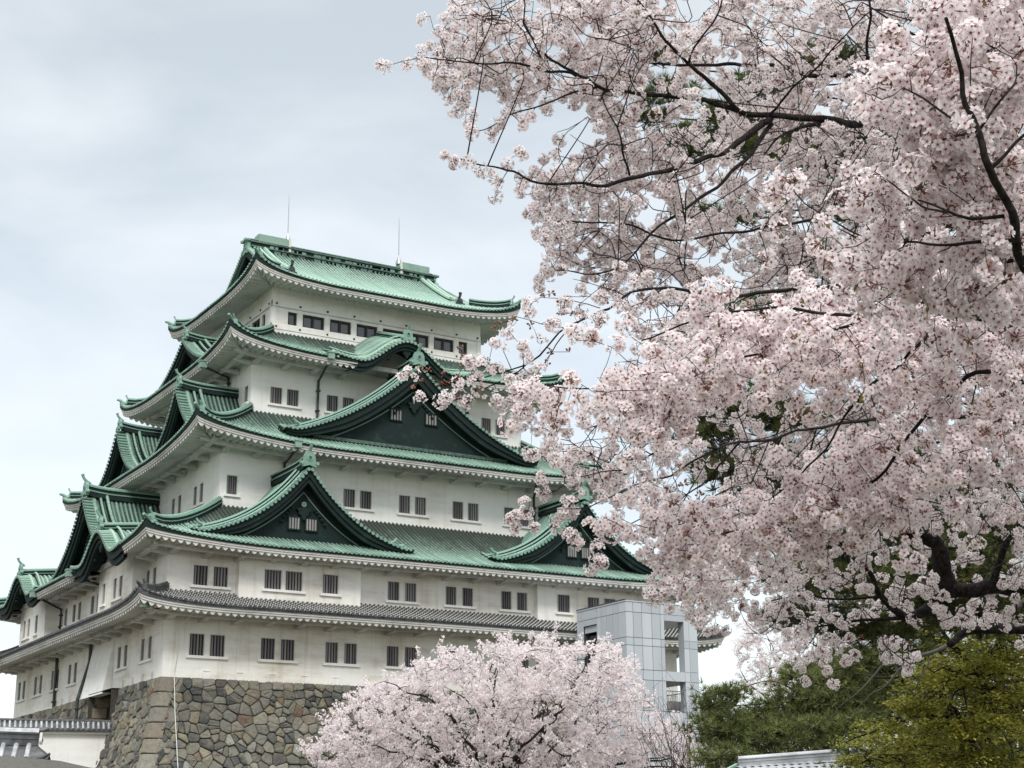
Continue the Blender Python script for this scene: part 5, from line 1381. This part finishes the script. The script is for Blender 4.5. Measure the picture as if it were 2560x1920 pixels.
limB([(2536, 600, 4.45), (2486, 603, 4.5), (2418, 616, 4.55), (2351, 620, 4.6), (2270, 610, 4.7)], .0065, .003)
limB([(2560, 640, 4.5), (2400, 660, 4.9), (2237, 620, 5.2), (2182, 608, 5.3), (2093, 570, 5.3)], .007, .002)
limB([(2368, 532, 4.4), (2287, 502, 4.6), (2216, 443, 4.7)], .004, .002)
limB([(2237, 620, 5.2), (2100, 560, 5.3), (2009, 506, 5.3), (1971, 456, 5.3)], .0045, .002)
limB([(2443, 333, 4.3), (2480, 270, 4.3), (2540, 210, 4.3)], .005, .003); limB([(2477, 422, 4.3), (2530, 350, 4.3), (2600, 300, 4.3)], .006, .003)
limB([(2430, 310, 4.3), (2380, 300, 4.35), (2320, 250, 4.4), (2260, 220, 4.4)], .005, .002)
limB([(2750, 900, 5.6), (2420, 790, 6.0), (2297, 865, 6.2), (2240, 922, 6.3), (2166, 979, 6.4), (2115, 1042, 6.5), (2069, 1121, 6.5), (2012, 1178, 6.6), (1983, 1207, 6.6), (1930, 1240, 6.6)], .011, .003)
limB([(2770, 1050, 5.8), (2470, 930, 6.2), (2354, 1002, 6.4), (2291, 1064, 6.5), (2240, 1133, 6.6), (2211, 1173, 6.6), (2154, 1218, 6.7), (2060, 1260, 6.8), (1900, 1310, 6.9), (1760, 1350, 7.0), (1650, 1370, 7.0)], .012, .003)
limB([(2720, 850, 5.3), (2450, 790, 5.8), (2200, 800, 6.1), (1980, 860, 6.3), (1800, 910, 6.4), (1640, 950, 6.5), (1480, 970, 6.5), (1400, 965, 6.5)], .010, .003)
limB([(2200, 800, 6.1), (2050, 780, 6.2), (1900, 770, 6.3), (1750, 800, 6.4), (1600, 850, 6.5)], .008, .003)
accB = Acc()
def regB(poly, n, d0, d1, dens=None, **k):
    S = sample_poly(poly, n, dens or (lambda P: np.clip(.3+1.1*lump(P*1.3+37), .1, 1))); kk = dict(maxlen=1.5, frad=(.0185, .0215), crad=.042, spacing=.078, leaf_p=.05, drift=-RT*.05); kk.update(k)
    grow_sprays(tB, accB, pxs(S, RNG.uniform(d0, d1, n)), (1, 3), (14, 21), **kk)
regB([(1175, 830), (1290, 790), (1420, 720), (1600, 680), (1800, 640), (2000, 590), (2230, 560), (2230, 760), (2000, 790), (1800, 820), (1650, 850), (1480, 890), (1330, 905), (1200, 880)], 175, 5.9, 7.0)
regB([(1380, 1140), (1500, 1090), (1650, 1090), (1720, 1020), (1900, 960), (1980, 980), (1960, 1110), (1800, 1150), (1650, 1180), (1480, 1200), (1390, 1180)], 95, 6.3, 7.2)
regB([(1990, 30), (2100, -10), (2240, -10), (2240, 560), (2110, 560), (2080, 420), (2040, 320), (1990, 280), (1860, 200), (1880, 170), (1980, 170), (1960, 110)], 92, 4.4, 5.0)
regB([(1820, 480), (2000, 470), (2240, 540), (2240, 640), (2000, 640), (1800, 600)], 36, 4.6, 5.4)
regB([(1900, 800), (2240, 760), (2240, 1000), (2040, 1040), (1900, 960)], 42, 6.0, 7.2)
exB = np.array([(1690, 410, 5.3), (1720, 390, 5.3), (1700, 440, 5.3), (1890, 370, 4.7), (1910, 400, 4.7), (1870, 420, 4.7), (1905, 440, 4.7), (1640, 500, 5.3), (1790, 470, 5.3), (1850, 480, 5.3)])
grow_sprays(tB, accB, pxs(exB[:, :2], exB[:, 2]), (0, 1), (9, 14), maxlen=1.5, frad=(.0175, .020), crad=.042, leaf_p=.2)
m = M['bark']
tB.finish(); accB.build('blossoms', ['petal_near', 'flower_heart', 'bud', 'young_leaf'], tB.o)

# ---- cherries farther off, built from puffs of small blossoms
def add_puffs(acc, C, n_each, crad, frad):
    idx = np.repeat(np.arange(len(C)), n_each); N_ = len(idx); d = unit(rdir(N_)+np.array((0, 0, .25))); P = C[idx]+d*(crad*RNG.uniform(.5, 1.1, N_))[:, None]
    X, Y, Z = frames(unit(d+RNG.normal(0, .5, (N_, 3)))); r = RNG.uniform(*frad, N_)[:, None]; rot = RNG.uniform(0, 6.28, N_)[:, None]
    V = np.stack([P+r*(X*np.cos(rot+k*1.2566)+Y*np.sin(rot+k*1.2566))*(1 if k % 1 == 0 else .6)+Z*r*RNG.uniform(-.3, .5, (N_, 1)) for k in range(5)], 1)
    at = np.zeros((N_, 5, 3)); at[:, :, 1] = RNG.beta(1.6, 1.8, N_)[:, None]; at[:, :, 0] = (RNG.random(N_) < .12)[:, None]*.6
    acc.add(V, [(0, 1, 2, 3, 4)], 0, at)
def far_cherry(label, poly, dist, depth, base_px, nlimb, nspray, puff, group, r0=.2, cl=(2, 5), fr=(.022, .033), sp=.12):
    b = px(base_px*K_, 1659*K_, dist); b = np.array((b[0], b[1], GZ)); t = Tree('cherry_tree', b, label, group, 'bark_far')
    poly = np.array(poly, float); lo, hi = poly.min(0), poly.max(0); cx = (lo[0]+hi[0])/2; hw = (hi[0]-lo[0])/2
    def ptd(P):
        rr = np.clip(1-((P[:, 0]-cx)/hw)**2, .05, 1); return dist+RNG.uniform(-1, 1, len(P))*depth*np.sqrt(rr)
    fork = px(base_px*K_, 1700*K_, dist); fork[2] = min(fork[2], GZ+2.6)
    t.add_limb([b, (b+fork)/2+(.1, .1, 0), fork], r0, r0*.8, .3, 10, .03)
    T_ = sample_poly(poly, nlimb); D_ = ptd(T_); E_ = pxs(T_, D_)
    for e_ in E_:
        mid = fork+(e_-fork)*.5+np.array((0, 0, .10*np.linalg.norm(e_-fork)))+RNG.normal(0, .25, 3)
        Q = t.add_limb([fork+RNG.normal(0, .06, 3), mid, e_], r0*RNG.uniform(.28, .55), .012, .18, 6, .05)
        for _ in range(2):
            i = RNG.integers(len(Q)//3, len(Q)-1); q = Q[i]; dd = unit(unit(Q[i]-Q[i-1])+RNG.normal(0, .6, 3)); t.add_limb([q, q+dd*.5+RNG.normal(0, .1, 3), q+dd*1.1+np.array((0, 0, .1))], .028, .008, .18, 5, .03)
    S = sample_poly(poly, nspray, lambda P: np.clip(-.15+1.6*lump(P*2.6+11), .05, 1)); S = S+RNG.normal(0, 1, S.shape)*np.where(RNG.random((len(S), 1)) < .2, 14, 3); st_ = pxs(S, ptd(S)); t.freeze(); C = []; A_ = t._A[::3, :3]
    o_ = np.argsort(np.array([((A_-p)**2).sum(1).min() for p in st_]))
    for p in st_[o_]:
        t.freeze(); nd = t.nearest(p); d = p-nd[:3]; L_ = np.linalg.norm(d)
        if L_ > 1.6: p = nd[:3]+d/L_*1.6; d = p-nd[:3]; L_ = 1.6
        k = max(3, int(L_/.25)+2); tt = np.linspace(0, 1, k)[:, None]; pa = nd[:3]+d*tt+np.array((0, 0, .08*L_))*(4*tt*(1-tt)); t.twigpath(pa, min(nd[3]*.8, .012+.010*L_), .008, 3)
        g = unit(d+RNG.normal(0, .3, 3)+(0, 0, .15)); q = p.copy()
        for j in range(RNG.integers(cl[0], cl[1]+1)): C.append(q.copy()); g = unit(g+RNG.normal(0, .3, 3)); q = q+g*sp*RNG.uniform(.7, 1.3)
        for j in range(2, k): 
            if RNG.random() < .6: C.append(pa[j]+RNG.normal(0, .03, 3))
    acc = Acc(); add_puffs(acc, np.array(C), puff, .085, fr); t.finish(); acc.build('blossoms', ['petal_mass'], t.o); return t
far_cherry('rounded cherry tree in pink bloom standing before the stone base, lower centre', [(690, 1720), (672, 1625), (690, 1580), (722, 1542), (775, 1502), (835, 1466), (905, 1428), (1000, 1406), (1080, 1394), (1150, 1390), (1270, 1398), (1330, 1404), (1380, 1436), (1392, 1470), (1392, 1505), (1420, 1540), (1462, 1575), (1515, 1620), (1555, 1720)],
           44, 3.6, 1080, 30, 2500, 11, 'cherry trees in bloom', .20)
far_cherry('paler cherry tree far behind the dark pines, right of the lift tower', [(1600, 1480), (1592, 1400), (1625, 1330), (1680, 1280), (1760, 1250), (1860, 1260), (1950, 1300), (1960, 1420), (1900, 1560), (1780, 1600), (1650, 1500)],
           58, 3.0, 1790, 16, 1000, 10, 'cherry trees in bloom', .2)

# ---- pines
def add_needles(acc, C, D, n_each, L_, w):
    idx = np.repeat(np.arange(len(C)), n_each); N_ = len(idx); d = unit(rdir(N_)+D[idx]*.9); l_ = (L_*RNG.uniform(.7, 1.15, N_))[:, None]
    sd = unit(np.cross(d, rdir(N_)))*w; P = C[idx]; at = np.zeros((N_, 3, 3)); at[:, :, 1] = np.repeat(np.clip(RNG.normal(.5, .2, len(C)), 0, 1), n_each)[:, None]+RNG.normal(0, .08, N_)[:, None]
    acc.add(np.stack([P-sd, P+sd, P+d*l_], 1), [(0, 1, 2)], 0, at)
def pine(label, trunk, boughs, nl, w, per, group='dark pines behind the cherries', tuft=16, r0=.2, spread=(.34, .2)):
    b = px(*trunk[0]); b = np.array((b[0], b[1], GZ)); t = Tree('pine_tree', b, label, group, 'bark_far')
    tp = [b]+[px(*q) for q in trunk]; t.add_limb(tp, r0, r0*.25, .3, 9, .05); acc = Acc(); Q0 = np.concatenate(t.nodes)
    C, D = [], []
    for (u, v, dist, ru, rv) in boughs:
        c = px(u*K_, v*K_, dist); i = np.argmin(((Q0[:, :3]-c)**2).sum(1)); s_ = Q0[i, :3]; mid = (s_+c)/2+RNG.normal(0, .15, 3)-(0, 0, .05)
        sc = dist/FPX*K_
        Q = t.add_limb([s_, mid, c], .022, .008, .2, 6, .03)
        n = int(per*ru*rv/1000)
        for _ in range(n):
            a = RNG.normal(0, 1, 3); a = a/np.linalg.norm(a)*RNG.random()**.4
            a = a*(1.45 if RNG.random() < .14 else 1.0); p = c+RT*a[0]*ru*sc*1.15+UP*a[1]*rv*sc*.85+FW*a[2]*ru*sc*.8
            C.append(p); D.append(unit(p-(c-np.array((0, 0, .5*rv*sc)))+(0, 0, .3)))
            if RNG.random() < .5: 
                q = c+(p-c)*.35; t.twig.tube([q, (q+p)/2+RNG.normal(0, .03, 3), p], [.010, .007, .004], 3, 0, False)
    add_needles(acc, np.array(C), np.array(D), tuft, nl, w); t.finish(); acc.build('needles', ['pine_needle'], t.o)
pine('dark pine filling the gap between the lift tower and the maple', [(2040, 1900, 33), (2040, 1800, 33), (2030, 1740, 33)],
     [(1545, 1520, 33, 45, 40), (1580, 1500, 32, 40, 30), (1560, 1580, 32, 70, 50), (1620, 1560, 33, 80, 45), (1680, 1545, 33, 80, 45), (1740, 1520, 33, 80, 50), (1800, 1500, 34, 80, 55), (1850, 1540, 33, 70, 50), (1640, 1600, 32, 80, 40), (1720, 1585, 32, 90, 40), (1800, 1575, 32, 90, 40), (1880, 1570, 32, 70, 40), (1700, 1640, 34, 90, 40), (1800, 1640, 34, 90, 40), (1880, 1650, 34, 80, 40), (1840, 1480, 33, 80, 50), (1780, 1540, 34, 80, 50), (1790, 1440, 34, 70, 35), (1740, 1455, 34, 50, 25), (1560, 1640, 31, 60, 35), (1900, 1500, 33, 60, 60)], .17, .0085, 74)
pine('tall dark pine showing through the cherry blossoms on the right', [(2700, 1700, 19), (2690, 1300, 19), (2650, 800, 19), (2600, 300, 19)],
     [(1400, 250, 18, 40, 28), (1450, 200, 18, 55, 35), (1500, 300, 18, 55, 40), (1560, 250, 18, 45, 35), (1420, 120, 18, 40, 25), (1480, 320, 18, 45, 30), (1640, 330, 18, 50, 40), (1590, 470, 18, 50, 30), (1500, 460, 18, 40, 25), (1760, 330, 18, 60, 50), (1860, 420, 18, 60, 60), (1700, 560, 18, 60, 50), (1960, 320, 18, 70, 60),
      (1460, 900, 17, 60, 40), (1530, 930, 17, 70, 45), (1600, 880, 17, 80, 50), (1690, 900, 17, 80, 45), (1560, 1010, 17, 60, 50), (1640, 1030, 17, 70, 60), (1700, 1000, 17, 70, 60), (1780, 1050, 17, 80, 70), (1850, 1150, 17, 80, 60), (1900, 1250, 17, 90, 60), (2000, 1180, 17, 90, 70), (2100, 1230, 17, 90, 70), (2100, 1050, 17, 90, 60), (1780, 1250, 17, 80, 50), (1700, 1240, 17, 60, 40), (2000, 1020, 17, 70, 60), (1600, 1150, 17, 50, 40), (2180, 900, 17, 70, 80), (1840, 900, 17, 60, 50), (1940, 1120, 17.5, 90, 60), (2050, 1150, 17.5, 90, 60), (2150, 1150, 17.5, 90, 70), (1760, 1160, 17.5, 80, 60), (1860, 1240, 17.5, 90, 50), (1960, 1290, 17.5, 90, 50), (2080, 1330, 17.5, 90, 50), (2180, 1330, 17.5, 80, 60), (1700, 1330, 17.5, 60, 35), (1800, 1340, 17.5, 80, 40), (1900, 1370, 17.5, 80, 35)]+[(float(u), float(v), 18.0+.4*(i % 3), 75, 48) for i, (u, v) in enumerate(sample_poly([(1560, 120), (2230, 60), (2230, 900), (1640, 880), (1500, 520)], 30))], .13, .0048, 60, tuft=20, r0=.16)
pine('broad dark pine with layered boughs behind the yellow-green maple', [(2330, 1900, 27), (2320, 1600, 27), (2310, 1400, 27)],
     [(1880, 1420, 27, 90, 35), (1950, 1450, 27, 90, 40), (1830, 1470, 27, 80, 35), (2010, 1400, 27, 80, 40), (2060, 1470, 27, 90, 45), (1960, 1520, 27, 80, 45), (2120, 1420, 27, 90, 60), (2190, 1480, 27, 80, 60), (2120, 1540, 27, 100, 60), (2040, 1580, 27, 90, 60), (2200, 1600, 27, 90, 60), (1960, 1340, 27, 90, 40), (2050, 1320, 27, 80, 40), (1720, 1470, 27, 60, 25), (2160, 1330, 27, 90, 50), (1870, 1350, 27, 70, 30), (1900, 1640, 28, 90, 50), (2000, 1650, 28, 90, 50), (2100, 1650, 28, 90, 50), (2200, 1660, 28, 90, 50)], .17, .0075, 50)

# ---- young maple, yellow green
gM = px(2330*1.0, 1900, 19); gM[2] = GZ
tM = Tree('maple_tree', gM, 'maple with fresh yellow-green leaves at the lower right corner', None, 'bark')
tM.add_limb([gM, px(2420, 2100, 19), px(2420, 1850, 19)], .16, .10, .2, 9, .02)
for L_ in ([(2420, 1850), (2380, 1770), (2300, 1730), (2230, 1700), (2150, 1690)], [(2420, 1850), (2330, 1790), (2250, 1800), (2170, 1830), (2120, 1860)], [(2420, 1850), (2450, 1700), (2500, 1600), (2560, 1500)], [(2420, 1850), (2520, 1800), (2600, 1700)], [(2450, 1700), (2380, 1620), (2330, 1560), (2290, 1600)], [(2560, 1760), (2480, 1740), (2400, 1690), (2360, 1660)], [(2500, 1600), (2480, 1520), (2420, 1500)], [(2420, 1850), (2480, 1900), (2580, 1910)], [(2380, 1770), (2300, 1850), (2230, 1890), (2150, 1910)]):
    tM.add_limb([px(u, v, 19+RNG.uniform(-.9, .9) if i else 19) for i, (u, v) in enumerate(L_)], .045, .008, .12, 7, .02)
accM = Acc(); polyM = [(1845, 1680), (1858, 1612), (1900, 1572), (1960, 1545), (1995, 1490), (2000, 1455), (2060, 1410), (2100, 1395), (2105, 1330), (2150, 1295), (2240, 1270), (2240, 1690)]
PADS = sample_poly(polyM, 104); PADS = np.concatenate([PADS, np.array([(1838, 1640), (1872, 1588), (1925, 1548), (1968, 1508), (1985, 1462), (2035, 1418), (2080, 1372), (2090, 1318), (2140, 1278), (2190, 1262), (2060, 1345), (2010, 1440)])]); pc = pxs(PADS, RNG.uniform(17.4, 20.8, len(PADS))); tM.freeze(); LC, LD = [], []
for c0_ in pc:
    ax1 = unit(RNG.normal(0, 1, 3)*np.array((1, 1, .12))); ax2 = np.cross((0, 0, 1.), ax1); rx_, ry_ = RNG.uniform(.26, .66), RNG.uniform(.16, .34)
    nd = tM.nearest(c0_); d = c0_-nd[:3]; L_ = np.linalg.norm(d); tt = np.linspace(0, 1, 7)[:, None]; pa = nd[:3]+d*tt+np.array((0, 0, .08*L_))*(4*tt*(1-tt))+RNG.normal(0, .02, (7, 3)); tM.twigpath(pa, min(nd[3]*.7, .014), .005, 5)
    for _ in range(RNG.integers(7, 13)):
        u_, v_ = RNG.normal(0, .5, 2); p = c0_+ax1*u_*rx_+ax2*v_*ry_+np.array((0, 0, -.10*(u_*u_+v_*v_)+RNG.normal(0, .035))); tM.twigpath(np.array([c0_+(p-c0_)*.1, c0_+(p-c0_)*.55+(0, 0, .02), p]), .0035, .0015, 3, False)
        n = RNG.integers(26, 50); c = p+ax1*RNG.normal(0, .085, (n, 1))+ax2*RNG.normal(0, .085, (n, 1))+np.array((0, 0, 1))*RNG.normal(-.01, .022, (n, 1)); LC.append(c); dd = RNG.normal(0, 1, (n, 3)); dd[:, 2] = dd[:, 2]*.3-.3; LD.append(unit(dd))
LC = np.concatenate(LC); LD = np.concatenate(LD); add_leaves(accM, LC, LD, RNG.uniform(.030, .055, len(LC)), 0, .8)
tM.finish(); accM.build('leaves', ['maple_leaf'], tM.o)

# ---- leafless branch and twiggy shrub
tD = Tree('bare_branch_tree', np.array((*px(2560, 1900, 14.5)[:2], GZ)), 'bare grey branch slanting down beneath the cherry blossoms, lower right', None, 'bark_bare')
tD.o['category'] = 'tree'
tD.add_limb([tD.base, px(2640, 1560, 14.5), px(2500, 1540, 14.4)], .07, .032, .2, 8, .02)
tD.add_limb(P3([(2500, 1540, 14.4), (2380, 1603, 14.3), (2322, 1638, 14.2), (2264, 1662, 14.1), (2217, 1658, 14.0), (2186, 1689, 14), (2147, 1732, 13.9), (2100, 1767, 13.9), (2080, 1800, 13.9)]), .030, .004, .08, 7, .012)
tD.add_limb(P3([(2264, 1662, 14.1), (2210, 1720, 14.0), (2170, 1745, 14.0), (2120, 1790, 14.0)]), .014, .004, .08, 5, .012)
tD.add_limb(P3([(2322, 1638, 14.2), (2300, 1690, 14.1), (2280, 1740, 14.1)]), .010, .003, .08, 5, .012)
tD.limb.build('trunk', ['bark_bare'], tD.o, True)
bs = px(1700, 1900, 40); tS = Tree('bare_shrub', np.array((bs[0], bs[1], GZ)), 'twiggy dark shrub with few blossoms between the rounded cherry and the pine', None, 'bark_far'); tS.o['category'] = 'shrub'
for k in range(46):
    e_ = px(RNG.uniform(1590, 1770), RNG.uniform(1720, 1860), 40+RNG.uniform(-1, 1)); b_ = tS.base+np.array((RNG.normal(0, .3), RNG.normal(0, .3), 3.2)); md = (b_+e_)/2+RNG.normal(0, .2, 3)
    Q = tS.add_limb([b_, md, e_], .012, .003, .25, 4, .05)
    for j in range(3):
        q = Q[RNG.integers(len(Q)//2, len(Q))]; tS.add_limb([q, q+RNG.normal(0, .2, 3)+(0, 0, .15)], .005, .002, .2, 3, .02)
for k in range(6): tS.add_limb([tS.base+RNG.normal(0, .1, 3)*(1, 1, 0), tS.base+np.array((RNG.normal(0, .3), RNG.normal(0, .3), 3.3))], .04, .025, .4, 5, .04)
tS.limb.build('stems', ['bark_far'], tS.o, True)
